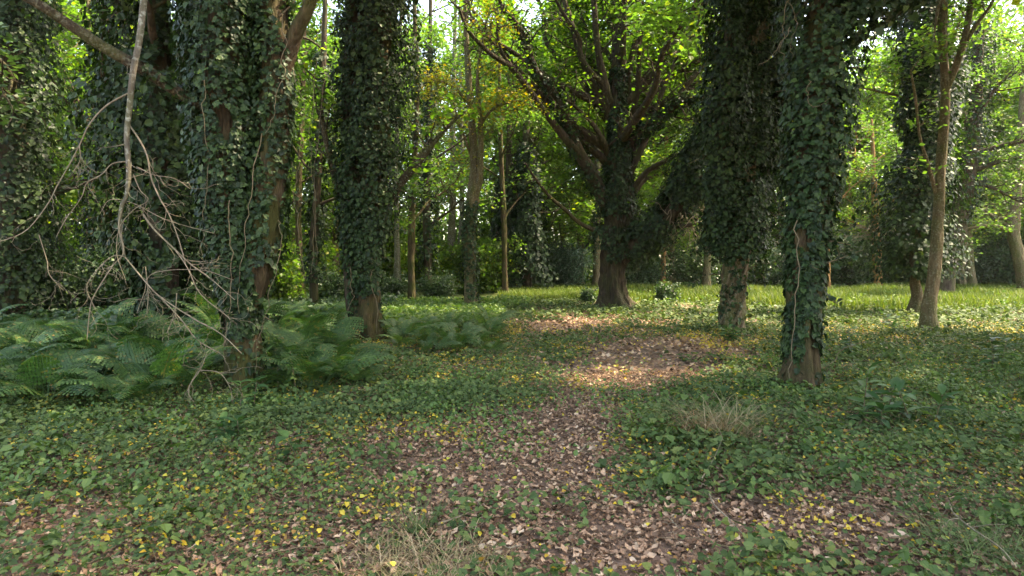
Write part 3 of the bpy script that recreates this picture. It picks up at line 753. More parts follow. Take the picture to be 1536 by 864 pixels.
# slim tree on the right
slim = plain_tree('slim bare brown trunk, slightly curved, forking high up beside the clearing', [(1396, 501, 0, 25), (1394, 470, 0, 20), (1402, 400, 0, 16), (1408, 320, 0, 14), (1413, 230, 0, 13), (1418, 130, 0, 13), (1414, 60, 0, 11), (1412, 0, 0, 14), (1408, -150, 0, 11), (1402, -320, 0, 7)], 'bark_pale', 'beech_leaf',
           [[(1418, 135, 0, 12), (1436, 95, -.1, 11), (1450, 45, -.2, 10), (1458, -10, -.2, 8), (1470, -120, -.2, 5)], [(1404, 290, 0, 6), (1392, 245, -.2, 5), (1380, 205, -.3, 4), (1374, 150, -.4, 4), (1366, 105, -.5, 2.5)],
            [(1450, 60, -.2, 7), (1470, 30, -.3, 5), (1490, 0, -.4, 4), (1510, -60, -.4, 3)], [(1410, -60, 0, 8), (1350, -150, -.6, 5), (1300, -220, -1, 3)], [(1412, -20, 0, 7), (1403, 40, -.2, 3), (1398, 70, -.3, 2)]], None, 3, 4, .7, 12, .1)
high_crown(slim[0], slim[4], [(slim[1][-1], .12), (slim[1][-8], .1)], np.random.default_rng(8), M['beech_leaf'])
plain_tree('short leaning trunk under a hanging dark ivy mass, beside the slim bare trunk', [(1370, 472, 0, 14), (1376, 445, 0, 15), (1372, 410, 0, 13), (1376, 330, 0, 14), (1382, 230, 0, 14), (1390, 120, 0, 12), (1396, 0, 0, 10), (1400, -120, 0, 8)], 'bark_pale', 'beech_leaf', (), (30000, .13, [0, 0.05, .8, 1.0, .95, .9, .9, .8, .5], .10, 1, .22), 4, 8, 1.2, 18, .13, auto=4)
plain_tree('dark leaning trunk behind the slim bare trunk, ivy at its fork', [(1414, 446, 0, 26), (1420, 400, 0, 24), (1436, 340, 0, 24), (1448, 280, 0, 22), (1458, 220, 0, 20), (1466, 120, 0, 16), (1470, 0, 0, 12), (1474, -100, 0, 8)], 'bark_dark', 'beech_leaf',
           [[(1455, 235, 0, 9), (1490, 222, -.5, 7), (1536, 212, -1, 5), (1600, 215, -1.5, 4)], [(1450, 262, 0, 8), (1490, 245, -.4, 6), (1540, 235, -.9, 4)], [(1446, 270, 0, 8), (1490, 282, -.5, 5), (1530, 302, -.9, 3), (1570, 310, -1.2, 3)], [(1450, 262, 0, 7), (1390, 230, -.4, 4), (1340, 235, -.8, 3)]],
           (6500, .14, [0, .05, .12, .45, .8, .6, .4, .3], .2, .95, .36), 5, 9, 1.6, 20, .14, auto=5)
plain_tree('thin brown trunk left of a close pair on the far clearing edge', [(1447, 437, 0, 11), (1441, 410, 0, 10), (1443, 370, 0, 10), (1446, 300, 0, 10), (1448, 160, 0, 8), (1450, 20, 0, 5)], 'bark_pale', 'beech_leaf', (), None, 6, 7, 1.9, 16, .16, auto=6)
plain_tree('straight brown trunk right of a close pair on the far clearing edge', [(1459, 436, 0, 13), (1454, 400, 0, 12), (1452, 360, 0, 12), (1455, 300, 0, 11), (1462, 160, 0, 9), (1466, 20, 0, 6)], 'bark_pale', 'beech_leaf', (), None, 7, 7, 1.9, 16, .16, auto=6)
plain_tree('bent grey trunk at the edge of the clearing beyond everything on that side', [(1540, 440, 0, 20), (1534, 410, 0, 18), (1527, 380, 0, 16), (1522, 350, 0, 15), (1526, 280, 0, 13), (1536, 140, 0, 10), (1540, 0, 0, 6)], 'bark_pale', 'beech_leaf', [[(1524, 350, 0, 8), (1490, 338, -.4, 5), (1450, 342, -.8, 3)]], None, 8, 8, 1.9, 18, .16, auto=6)
t, p, r, Y, g = plain_tree('small pine with orange stem and fan of dry branches across the clearing', [(1318, 436, 0, 12), (1316, 400, 0, 11), (1315, 370, 0, 11), (1314, 345, 0, 10), (1312, 300, 0, 9), (1310, 240, 0, 6), (1308, 180, 0, 3)], 'bark_orange', 'oak_leaf', (), None, 9, 7, 1.0, 22, .14, auto=7, name='pine_tree')
mb = MB(); rng = np.random.default_rng(99)
for k in range(46):
    s = W(1315 + rng.normal() * 3, 362 - 22 * rng.random(), Y); a = rng.random() * 6.28
    b = curve_branch(s, norm(np.array([math.cos(a), .5 * math.sin(a), .25 + .25 * rng.random()])), 1.2 + 1.8 * rng.random(), rng, -.12, .2, 8); mb.tube(b, np.linspace(.028, .007, 8), 4)
o = mb.build('dry_branches', M['twig'], t, g); o['kind'] = 'stuff'
plain_tree('thin orange stem showing just behind the big-leaved ivy trunk', [(1241, 437, 0, 10), (1240, 400, 0, 9), (1239, 350, 0, 9), (1238, 260, 0, 8), (1240, 140, 0, 6), (1242, 20, 0, 4)], 'bark_orange', 'beech_leaf', (), None, 10, 7, 1.9, 16, .16, auto=6)
# sunlit pale tree left of the path
plain_tree('sunlit pale trunk with yellowing leaves and dark ivy at its foot, left of the path', [(708, 466, 0, 22), (705, 430, 0, 17), (705, 390, 0, 16), (704, 340, 0, 16), (708, 300, 0, 18), (712, 250, 0, 14), (708, 190, 0, 11), (703, 120, 0, 9), (699, 50, 0, 8), (696, -60, 0, 6), (694, -200, 0, 4)], 'bark_pale', 'yellow_leafed',
           [[(711, 305, 0, 11), (719, 270, -.1, 10), (721, 230, -.2, 9), (720, 180, -.3, 7), (716, 120, -.4, 5), (722, 60, -.6, 3)], [(720, 185, -.2, 5), (745, 160, -.6, 4), (780, 150, -1, 3)], [(706, 160, 0, 5), (680, 130, -.4, 4), (650, 120, -.8, 3)], [(700, 80, 0, 5), (730, 50, -.6, 3), (745, 20, -1, 2)], [(705, 230, 0, 4), (690, 190, -.5, 3), (668, 170, -.9, 2)]],
           (1500, .11, [.15, .22, .06, .02, 0, 0, 0], .02, .25, .3), 11, 7, 1.0, 16, .10)
plain_tree('slender mossy trunk between the dark two-stemmed tree and the sunlit pale trunk', [(617, 458, 0, 14), (618, 430, 0, 11), (617, 380, 0, 11), (618, 320, 0, 10), (621, 260, 0, 9), (625, 150, 0, 8), (622, 20, 0, 6), (620, -100, 0, 4)], 'bark_moss', 'beech_leaf', (), (700, .12, .12, .2, .7, .5), 12, 7, 1.7, 16, .13, auto=6)
plain_tree('thin ivy-wrapped trunk just right of the slender mossy trunk', [(644, 448, 0, 13), (642, 410, 0, 12), (641, 360, 0, 12), (640, 300, 0, 11), (642, 200, 0, 9), (645, 60, 0, 6), (646, -60, 0, 4)], 'bark_dark', 'beech_leaf', (), (2600, .15, .3, .05, .75, .34), 13, 7, 1.7, 16, .14, auto=6)
plain_tree('hazy pale forked trunk standing in the bright gap left of the sunlit trunk', [(676, 440, 0, 14), (676, 390, 0, 11), (678, 330, 0, 10), (680, 260, 0, 9), (679, 180, 0, 8), (682, 60, 0, 6), (684, -40, 0, 4)], 'bark_grey', 'beech_leaf', [[(680, 240, 0, 6), (692, 200, -.3, 5), (706, 170, -.6, 4), (720, 130, -1, 3)], [(679, 300, 0, 5), (662, 270, -.4, 4), (650, 230, -.7, 3)]], None, 14, 7, 1.8, 14, .15, auto=4)
plain_tree('thin grey trunk close behind the dark two-stemmed ivy tree', [(598, 446, 0, 10), (596, 400, 0, 9), (595, 330, 0, 8), (594, 240, 0, 8), (598, 120, 0, 6), (602, 0, 0, 4)], 'bark_grey', 'beech_leaf', (), None, 15, 7, 1.7, 16, .14, auto=6)
plain_tree('thin pale trunk between the hazy forked trunk and the sunlit one', [(690, 436, 0, 9), (690, 380, 0, 8), (693, 300, 0, 7), (692, 200, 0, 6), (690, 80, 0, 5), (690, -20, 0, 3)], 'bark_grey', 'beech_leaf', (), None, 41, 6, 1.5, 14, .14, auto=4)
plain_tree('thin pale trunk left of the slender mossy trunk, far back', [(578, 438, 0, 9), (578, 380, 0, 8), (576, 300, 0, 7), (580, 200, 0, 6), (584, 80, 0, 5), (586, -20, 0, 3)], 'bark_grey', 'beech_leaf', (), None, 42, 6, 1.5, 14, .14, auto=4)
plain_tree('tall thin trunk close left of the conifers across the path', [(758, 440, 0, 9), (757, 400, 0, 8), (756, 330, 0, 8), (752, 250, 0, 7), (750, 150, 0, 6), (748, 20, 0, 4)], 'bark_moss', 'beech_leaf', (), None, 16, 7, 1.7, 16, .14, auto=6)
plain_tree('brown post-like young trunk under the oak\'s low limb', [(993, 432, 0, 9), (995, 400, 0, 8), (997, 350, 0, 8), (998, 300, 0, 7), (1000, 200, 0, 5), (1000, 100, 0, 3)], 'bark_orange', 'beech_leaf', (), None, 17, 6, 1.3, 14, .14, auto=4)
# dark ivy trees behind the dead branch
plain_tree('dark ivy tree straight behind the hanging dead branch', [(252, 500, 0, 40), (250, 440, 0, 36), (246, 340, 0, 34), (240, 220, 0, 34), (238, 100, 0, 32), (240, -20, 0, 28), (245, -160, 0, 22)], 'bark_dark', 'beech_leaf', (), (15000, .11, [.3, .5, .75, .85, .8, .85, .8], .0, 1, .3), 18, 9, 1.8, 22, .14, auto=5)
plain_tree('dark ivy trunk between the forked ivy tree and its dead twigs, further back', [(150, 480, 0, 30), (152, 420, 0, 26), (156, 330, 0, 24), (160, 240, 0, 22), (168, 120, 0, 20), (172, 0, 0, 16), (176, -120, 0, 10)], 'bark_dark', 'beech_leaf', (), (6500, .13, [.2, .3, .4, .4, .3, .3, .2], 0, .85, .36), 19, 9, 1.7, 20, .14, auto=6)
plain_tree('dark leafy tree filling the very edge of the wood past the dead twigs', [(12, 492, 0, 40), (15, 430, 0, 36), (18, 330, 0, 34), (20, 200, 0, 32), (16, 60, 0, 26), (12, -60, 0, 20)], 'bark_dark', 'shrub_leaf', (), (14000, .12, [.4, .7, .9, .8, .7, .6], 0, 1, .28), 20, 10, 1.7, 24, .14, auto=7)
plain_tree('slim pale trunk seen through the gap over the dead branch twigs', [(90, 462, 0, 16), (90, 400, 0, 14), (90, 300, 0, 12), (88, 200, 0, 12), (84, 90, 0, 10), (80, -20, 0, 8), (78, -120, 0, 5)], 'bark_pale', 'beech_leaf', (), None, 21, 8, 1.8, 18, .14, auto=7)
plain_tree('slim dark trunk just left of the dark two-stemmed ivy tree', [(472, 470, 0, 14), (470, 420, 0, 12), (472, 340, 0, 12), (478, 240, 0, 11), (484, 120, 0, 9), (488, -20, 0, 6)], 'bark_dark', 'beech_leaf', (), (2600, .13, .25, .1, .8, .4), 22, 8, 1.7, 18, .14, auto=6)
plain_tree('thin bare trunk in the lit gap right of the forked ivy tree', [(452, 456, 0, 11), (450, 400, 0, 10), (448, 300, 0, 9), (452, 180, 0, 8), (456, 40, 0, 6), (458, -80, 0, 4)], 'bark_moss', 'beech_leaf', (), None, 23, 8, 1.7, 16, .14, auto=6)

# ------------------------------------------------------------------ wood behind: shared crown shapes
def bank_tree(seed, h=15, crown='beech_leaf', low=.32):
    rng = np.random.default_rng(seed)
    d = rng.normal(size=2) * .3
    p = smooth([(0, 0, -.1), (d[0] * .4, d[1] * .4, h * .3), (d[0], d[1], h * .65), (d[0] * 1.5, d[1] * .5, h)], 30)
    r = np.interp(np.linspace(0, 1, 30), [0, .08, .7, 1], [.26, .19, .12, .03])
    mt = MB(); mt.tube(p, r, 12, .25, seed, .4, .4)
    mb = MB(); tips = []
    for k in range(17):
        i = int(29 * (low + (1 - low) * (k + rng.random()) / 17)); a = k * 2.4 + rng.random()
        q = curve_branch(p[min(i, 29)], norm(np.array([math.cos(a), math.sin(a), .35])), 2.4 + 2.2 * rng.random(), rng, .04, .18, 9)
        mb.tube(q, np.linspace(.07, .015, 9), 5); sprout(mb, q, .05, rng, 8, 1.5, tips, .02, 2, .2)
    L = twig_leaves(tips, 28, .30, .18, rng)
    v, q, t = leaf_arrays(*L, RHOMB)
    def me(b, nm, mat):
        m = mesh_from(nm, np.vstack(b.v), np.vstack(b.q), np.vstack(b.t)); m.materials.append(M[mat]); return m
    cm = mesh_from('crown', v, q, t, False); cm.materials.append(M[crown])
    return me(mt, 'trunk', 'bark_pale'), me(mb, 'branches', 'bark_dark'), cm
BANK = [bank_tree(s, h, c, lo) for s, h, c, lo in [(201, 15, 'beech_leaf', .28), (202, 17, 'beech_leaf', .35), (203, 14, 'oak_leaf', .22), (204, 13, 'oak_leaf', .15), (205, 16, 'yellow_leafed', .3)]]

def wood_tree(px, Y, k, label, s=1.0, group=None):
    x = (px - CX) / F * Y
    t = empty('tree', (x, Y, float(gz(x, Y))), label, 'tree', group, random.random() * 6.28, s)
    for nm, me in zip(('trunk', 'branches', 'crown'), BANK[k]):
        o = bpy.data.objects.new(nm, me); COL.objects.link(o); o.parent = t
FARG = 'leafy trees in the wood beyond'
def L_(i, where): return f'tall leafy tree {where}'
for px, Y, k, s, lab in [
    (-60, 24, 1, 1.0, 'leafy tree half out of view past the dark leafy tree at the wood edge'),
    (60, 30, 0, 1.0, 'green leafy tree behind the slim pale trunk and dead twigs'),
    (200, 34, 3, 1.0, 'low-branched leafy tree behind the dark ivy tree and dead branch'),
    (330, 30, 0, 1.05, 'leafy tree hidden mostly by the forked ivy tree'),
    (440, 38, 2, 1.0, 'bright green tree in the gap right of the forked ivy tree'),
    (505, 33, 3, 1.0, 'low-branched green tree left of the dark two-stemmed ivy tree'),
    (610, 45, 1, 1.1, 'hazy tall tree beyond the slender mossy trunk'),
    (655, 52, 4, 1.1, 'yellow-green tall tree in the bright gap beyond the thin trunks'),
    (735, 50, 1, 1.2, 'hazy green tree beyond the sunlit pale trunk'),
    (770, 44, 2, 1.0, 'bright tree rising behind the conifers left of the oak'),
    (840, 50, 0, 1.2, 'tall green tree behind the oak, on its path side'),
    (930, 52, 2, 1.2, 'tall bright tree straight behind the oak trunk'),
    (1010, 46, 3, 1.1, 'low-branched tree behind the oak\'s low limb'),
    (1070, 50, 1, 1.2, 'leafy tree between the oak and the bushy ivy column, far back'),
    (1170, 50, 2, 1.1, 'green tree behind the bushy ivy column across the clearing'),
    (1270, 48, 3, 1.15, 'bright low-branched tree in the gap right of the big-leaved ivy trunk'),
    (1345, 52, 0, 1.2, 'leafy tree behind the small orange pine'),
    (1420, 50, 2, 1.2, 'bright tree behind the leaning dark trunk'),
    (1490, 52, 3, 1.1, 'bright low-branched tree behind the close pair of trunks'),
    (140, 22, 3, .95, 'leafy tree close behind the hanging dead branch, over the ferns'),
    (-20, 36, 2, 1.15, 'tall bright tree far behind the dark leafy tree'),
    (270, 46, 2, 1.2, 'bright tree far behind the forked ivy tree'),
    (395, 28, 0, .95, 'leafy tree just beyond the gap right of the forked ivy tree'),
    (545, 44, 3, 1.1, 'green tree straight behind the dark two-stemmed ivy tree'),
    (800, 36, 2, 1.1, 'bright tree just behind the conifers, leaning over the path'),
    (870, 40, 3, 1.25, 'bright tree close behind the oak fan of limbs'),
    (975, 38, 2, 1.2, 'bright tree close behind the oak on the clearing side'),
    (1060, 36, 0, 1.05, 'leafy tree behind the gap between oak and bushy ivy column'),
    (895, 34, 2, 1.05, 'bright tree filling the view straight behind the oak crown'),
    (955, 44, 3, 1.3, 'low bright tree behind the oak trunk on the clearing side'),
    (820, 45, 3, 1.3, 'low bright tree between conifers and oak, further back'),
    (1300, 46, 3, 1.3, 'low bright tree behind the thin orange stem'),
    (1480, 50, 3, 1.4, 'low bright tree behind the leaning dark trunk'),
    (1545, 47, 2, 1.3, 'tall bright tree behind the bent grey trunk'),
    (1130, 56, 4, 1.3, 'far yellow-green tree behind the bushy ivy column'),
    (1230, 54, 2, 1.2, 'leafy tree behind the top of the big-leaved ivy trunk'),
    (1310, 57, 2, 1.35, 'farthest bright tree over the orange pine'),
    (1385, 54, 3, 1.2, 'low-branched green tree behind the hanging dark ivy mass'),
    (1450, 58, 2, 1.3, 'bright tree rising over the close pair of trunks'),
    (1520, 54, 0, 1.2, 'bright tree with branches low over the bent grey trunk'),
    (1610, 40, 2, 1.1, 'bright leafy tree overhanging the far corner of the clearing')]:
    wood_tree(px, Y, k, lab, s)

# unseen trees, added past the view's right edge to shade the near floor
for x, y, k, s, lab in [(8.2, 3.2, 1, .95, 'unseen leafy tree added for shade just outside the view beside the near ground ivy'), (11.5, 7.2, 0, 1.0, 'unseen leafy tree added for shade, level with the big-leaved ivy trunk'),
                        (14.5, 11.0, 2, .95, 'unseen leafy tree added for shade near the clearing corner'), (13.5, 2.0, 4, 1.0, 'unseen yellow-green tree added for shade, second row')]:
    wood_tree(CX + F * x / y if y else CX, y, k, lab, s)

# far woodland that reads as one mass
def far_wood():
    rng = np.random.default_rng(77)
    n = 150000; k = 520
    ang = np.linspace(-62, 62, k) + rng.normal(size=k); dist = 62 + 14 * rng.random(k)
    cx = np.sin(np.radians(ang)) * dist; cyy = np.cos(np.radians(ang)) * dist; cz = .5 + 23 * rng.random(k) ** 1.05; cr = 1.3 + 1.6 * rng.random(k)
    i = rng.integers(0, k, n)
    P = np.stack([cx[i], cyy[i], cz[i]], 1) + rng.normal(size=(n, 3)) * cr[i][:, None] * np.array([.7, .7, .5])
    P[:, 2] = np.abs(P[:, 2])
    m = 60000; a = np.radians(-62 + 124 * rng.random(m)); dd = 56 + 10 * rng.random(m)
    low = np.stack([np.sin(a) * dd, np.cos(a) * dd, 6.5 * rng.random(m) ** 1.3 * (.5 + .9 * vnoise(a * 14 + 50, dd * .1, 44))], 1)
    P = np.vstack([P, low]); n += m
    N = norm(rng.normal(size=(n, 3)) * .5 + np.array([0, 0, .6]))
    ok = (np.abs(CX + F * P[:, 0] / P[:, 1] - 668) > 46) | (rng.random(n) < .6); P, N = P[ok], N[ok]; n = len(P)
    o = leaves('far_woodland', P, N, rvec(n, rng), .42 * (.6 + .8 * rng.random(n)), RHOMB, M['beech_leaf'], None, (0, 0, 0), 'stuff')
    tag(o, 'mass of far green woodland closing the view')
far_wood()

# ------------------------------------------------------------------ shrubs
def bank_shrub(seed, w, h, leaf, mat, n, tm=RHOMB, droop=.0):
    rng = np.random.default_rng(seed); mb = MB(); tips = []
    for k in range(16):
        a = rng.random() * 6.28; sp = .2 + .8 * rng.random()
        q = curve_branch((0, 0, 0), norm(np.array([math.cos(a) * sp * w / h, math.sin(a) * sp * w / h, 1.])), h * (.6 + .45 * rng.random()), rng, .02, .16, 9)
        mb.tube(q, np.linspace(.03, .006, 9), 4); sprout(mb, q, .02, rng, 9, h * .28, tips, .0, 1, .08, droop)
    L = twig_leaves(tips, n, .09 * h, leaf, rng, .55)
    zk = L[0][:, 2] > .02; L = tuple(x[zk] for x in L)
    v, q, t = leaf_arrays(*L, tm)
    m1 = mesh_from('stems', np.vstack(mb.v), np.vstack(mb.q), np.vstack(mb.t)); m1.materials.append(M['bark_dark'])
    m2 = mesh_from('foliage', v, q, t, False); m2.materials.append(M[mat])
    return m1, m2
SB = {'dark': bank_shrub(301, 1.6, 2.2, .11, 'shrub_leaf', 46), 'yew': bank_shrub(302, 2.0, 2.6, .15, 'yew_leaf', 60, tmpl_rhomb(.16), .12), 'bright': bank_shrub(303, 1.4, 2.0, .11, 'oak_leaf', 36), 'small': bank_shrub(304, .6, .8, .075, 'shrub_leaf', 18, LEAF6), 'big': bank_shrub(305, 2.6, 4.2, .15, 'shrub_leaf', 60)}
def shrub(px, Y, kind, label, s=1.0, group=None, name='shrub', cat='shrub'):
    x = (px - CX) / F * Y
    t = empty(name, (x, Y, float(gz(x, Y)) - .03), label, cat, group, random.random() * 6.28, s)
    for nm, me in zip(('stems', 'foliage'), SB[kind]):
        o = bpy.data.objects.new(nm, me); COL.objects.link(o); o.parent = t
for px, Y, kind, s, lab in [
    (20, 17, 'dark', 1.0, 'dark shrub at the back of the ferns below the dark leafy tree'),
    (85, 16, 'dark', .85, 'dark shrub at the back of the ferns under the slim pale trunk'),
    (160, 18, 'dark', 1.0, 'dark shrub behind the ferns at the foot of the further ivy trunk'),
    (230, 17, 'big', .7, 'large dark shrub behind the dead twigs'),
    (310, 17, 'dark', 1.0, 'dark shrub just left of the forked ivy tree, behind the ferns'),
    (-40, 20, 'big', .9, 'large shrub half out of view past the fern bed'),
    (120, 24, 'bright', 1.5, 'lighter green bush above the ferns under the dead branch tips'),
    (410, 22, 'bright', 1.2, 'green bush in the gap right of the forked ivy tree'),
    (455, 27, 'bright', 1.4, 'yellow-green bush lit by sun beyond the fern bed'),
    (500, 23, 'dark', .7, 'dark shrub left of the dark two-stemmed tree'),
    (590, 26, 'dark', .6, 'dark shrub right behind the two-stemmed ivy tree'),
    (655, 25, 'dark', .6, 'dark low shrub at the foot of the thin ivy-wrapped trunk'),
    (690, 31, 'bright', 1.3, 'pale green bush behind the sunlit trunk'),
    (735, 30, 'bright', 1.4, 'pale green bush right of the sunlit trunk'),
    (570, 36, 'bright', 2.2, 'tall bright bush beyond the two-stemmed ivy tree'),
    (630, 40, 'bright', 2.5, 'tall bright bush between the slender mossy trunk and the ivy-wrapped one'),
    (680, 46, 'bright', 1.7, 'pale bush closing the bright gap'),
    (725, 44, 'bright', 2.4, 'tall pale green bush between the sunlit trunk and the conifers'),
    (520, 40, 'bright', 2.4, 'tall bright bush left of the dark two-stemmed tree'),
    (425, 44, 'bright', 2.6, 'tall bright bush far back in the gap by the forked ivy tree'),
    (50, 30, 'bright', 2.0, 'tall green bush behind the slim pale trunk'),
    (1000, 26, 'small', 1.1, 'small leafy shrub right of the oak foot'),
    (884, 23.8, 'small', .8, 'small leafy shrub left of the oak foot'),
    (965, 37, 'big', .7, 'dark bush beyond the oak, just right of its trunk'),
    (1035, 38, 'dark', 1.3, 'dark bush under the oak\'s dry twigs'),
    (1085, 40, 'big', .6, 'dark bush across the grass behind the bushy ivy column'),
    (1150, 41, 'dark', 1.5, 'dark bush across the grass left of the big-leaved ivy trunk'),
    (1215, 42, 'big', 1.0, 'dark bush across the grass behind the big-leaved ivy trunk'),
    (1275, 42, 'big', 1.05, 'dark bush across the clearing left of the orange pine'),
    (1345, 43, 'big', 1.1, 'dark bush across the clearing right of the orange pine'),
    (1400, 42, 'big', 1.0, 'dark bush behind the slim bare trunk'),
    (1480, 42, 'big', 1.1, 'dark bush right of the close pair of trunks'),
    (1535, 42, 'big', 1.05, 'dark bush behind the bent grey trunk'),
    (1590, 40, 'big', .9, 'dark bush closing the clearing past the bent grey trunk')]:
    shrub(px, Y, kind, lab, s)
for px, Y, s, lab in [(800, 33, 1.0, 'dark conifer bush left of a pair between path and oak'), (855, 32, .95, 'dark conifer bush nearest the oak trunk'), (775, 38, 1.3, 'taller dark conifer bush at the left of the oak, further back'), (830, 37, 1.15, 'rounded dark conifer bush behind the other two, left of the oak')]:
    shrub(px, Y, 'yew', lab, s, None, 'conifer_bush', 'bush')
plain_tree('tall dark ivy column beside the conifers left of the oak', [(792, 434, 0, 14), (792, 380, 0, 13), (792, 300, 0, 12), (790, 200, 0, 10), (792, 80, 0, 6)], 'bark_dark', 'beech_leaf', (), (6000, .2, [.9, .8, .7, .5, .3, .2], 0, .62, .3), 31, 6, 1.6, 16, .16, auto=5)
plain_tree('second, shorter ivy column close against the conifers', [(760, 436, 0, 12), (760, 380, 0, 11), (762, 300, 0, 10), (764, 200, 0, 8), (764, 100, 0, 5)], 'bark_dark', 'beech_leaf', (), (4200, .2, [.7, .6, .5, .4, .3, .2], 0, .5, .32), 32, 6, 1.6, 16, .16, auto=5)

# ------------------------------------------------------------------ ferns
def frond_mesh(seed):
    rng = np.random.default_rng(seed)
    n = 22; L = 1.0
    u = np.linspace(0, 1, n * 2 + 1)
    # rachis: rises, then arches over
    x = np.zeros_like(u); y = u * .92 - .04 * u ** 3; z = .60 * np.sin(u * 1.9) * (1 - .30 * u)
    R_ = np.stack([x, y, z], 1)
    mb = MB(); mb.tube(R_[::3], np.linspace(.008, .002, len(R_[::3])), 4)
    for k in range(1, n + 1):
        i = 2 * k - 1 + 1; i = min(i, len(u) - 1)
        s = u[i]
        if s < .24: continue
        ln = .30 * (1 - s) ** .75 * min(1, (s - .14) / .22) + .015
        tan = norm(R_[min(i + 1, len(u) - 1)] - R_[i - 1]); nrm = np.cross(np.array([1., 0, 0]), tan)
        for sd in (-1, 1):
            side = norm(np.array([sd, 0, 0]) + tan * .32 + rng.normal(size=3) * .06 - nrm * .15)
            m = max(4, int(ln / .032)); w = max(.024, .046 * ln / .3 + .010)
            # a row of leaflets either side of the pinna's own rib
            a = R_[i]; V = []; T = []
            for j in range(m):
                f0, f1 = j / m, (j + 1.02) / m
                c0 = a + side * ln * f0 - nrm * .10 * ln * f0 * f0 * (1 if s < .9 else 0)
                c1 = a + side * ln * f1 - nrm * .10 * ln * f1 * f1
                ww = w * (1 - f0) ** .6 + .004
                for e in (-1, 1):
                    tip = (c0 + c1) / 2 + tan * e * ww + side * ww * .35
                    b = len(V); V += [c0, c1, tip]; T.append((b, b + 1, b + 2))
            mb.add(np.array(V), None, np.array(T))
    me = mesh_from('frond', np.vstack(mb.v), np.vstack(mb.q), np.vstack(mb.t), False)
    me.materials.append(M['fern'])
    return me
FRONDS = [frond_mesh(s) for s in range(4)]
def fern(x, y, s, label, group, rng, nf=None):
    t = empty('fern', (x, y, float(gz(x, y)) - .02), label, 'fern', group)
    nf = nf or rng.integers(6, 10); a0 = rng.random() * 6.28
    for k in range(nf):
        o = bpy.data.objects.new('frond', FRONDS[rng.integers(0, 4)]); COL.objects.link(o); o.parent = t
        a = a0 + k * 6.283 / nf + rng.normal() * .25; sc = s * (.75 + .5 * rng.random())
        o.rotation_euler = (rng.normal() * .18 + .12, rng.normal() * .2, a); o.scale = (sc * (.9 + .3 * rng.random()), sc, sc * (.75 + .5 * rng.random()))
        o.location = (0, 0, 0)
ORD = 'first second third fourth fifth sixth seventh eighth ninth tenth eleventh twelfth thirteenth fourteenth'.split()
def fern_bed(poly, n, s, label, group, seed, mind):
    rng = np.random.default_rng(seed); pts = []; tries = 0
    x0, y0, x1, y1 = poly
    while len(pts) < n and tries < 4000:
        tries += 1
        g = G(x0 + (x1 - x0) * rng.random(), y0 + (y1 - y0) * rng.random())
        # even spread on the ground, not in the picture
        if rng.random() > (g[1] / 14.0) ** 2: continue
        px, py = CX + F * g[0] / g[1], HY + F * CAM_H / g[1]
        if (300 < px < 430 and g[1] < 7.9) or (505 < px < 590 and g[1] < 13.3): continue      # the two ivy trees' feet stand clear
        if all((g[0] - p[0]) ** 2 + (g[1] - p[1]) ** 2 > mind ** 2 for p in pts): pts.append(g)
    # rows by distance, counted across each row
    pts.sort(key=lambda g: g[1]); k = -(-len(pts) // max(1, -(-len(pts) // 12))); rows = [pts[i:i + k] for i in range(0, len(pts), k)]
    names = {1: ['only'], 2: ['front', 'back'], 3: ['front', 'middle', 'back'], 4: ['front', 'second', 'third', 'back']}[len(rows)]
    for nm, row in zip(names, rows):
        for i, g in enumerate(sorted(row, key=lambda g: g[0] / g[1])):
            fern(g[0], g[1], s * (.8 + .45 * rng.random()), f'{label}, {nm} row, {ORD[i]} from the left', group, rng)
fern_bed((-70, 522, 335, 606), 44, .80, 'bracken fern in bed left of the forked ivy tree', 'ferns left of the forked ivy tree', 1, .42)
fern_bed((405, 500, 545, 590), 22, .74, 'bracken fern in bed between the two ivy trees', 'ferns between the two ivy trees', 2, .40)
fern_bed((580, 500, 735, 536), 20, .60, 'bracken fern in low bed right of two-stemmed tree', 'ferns right of the two-stemmed tree', 3, .5)
fern_bed((330, 490, 530, 512), 12, .85, 'bracken fern in patch behind the forked ivy tree', 'ferns behind the forked ivy tree', 4, .6)
rr_ = np.random.default_rng(5)
for px, py, s, lab in [(240, 606, .85, 'large arching fern at the front of the bed, left of the mossy ivy tree foot'), (205, 612, .75, 'low fern spreading flat onto the ground ivy at the bed front'), (455, 586, .75, 'fern with drooping fronds in front of the two-stemmed ivy tree'), (530, 585, .6, 'fern drooping at the foot of the two-stemmed ivy tree'), (70, 612, .9, 'large fern at the front corner of the bed nearest the picture edge')]:
    g = G(px, py); fern(g[0], g[1], s, lab, None, rr_, 9)

# ------------------------------------------------------------------ ground cover
BROWN = [(830, 805, 240, 60, 1.0), (980, 835, 150, 40, .9), (860, 690, 70, 45, .75), (640, 690, 90, 30, .4), (820, 610, 90, 26, .4), (950, 545, 110, 24, .85), (860, 600, 80, 34, .15), (880, 650, 70, 26, .12), (1000, 585, 70, 28, .55),
         (850, 490, 95, 13, 1.2), (700, 560, 80, 18, .55), (1290, 790, 85, 40, .8), (1130, 775, 60, 30, .6), (560, 845, 90, 25, .5), (640, 760, 60, 28, .5), (1340, 600, 60, 12, .5), (260, 845, 100, 22, .35), (20, 780, 40, 18, .5), (1440, 690, 60, 20, .35), (760, 740, 90, 40, .5), (1060, 520, 120, 14, .5), (560, 590, 50, 14, .3), (760, 645, 120, 30, .32), (880, 580, 120, 26, .42), (900, 515, 110, 16, .5), (1000, 560, 100, 25, .5), (720, 700, 120, 40, .25), (880, 640, 90, 26, .38), (400, 800, 160, 60, .22), (1200, 700, 200, 60, .2), (480, 680, 150, 40, .22), (1400, 560, 100, 20, .4)]
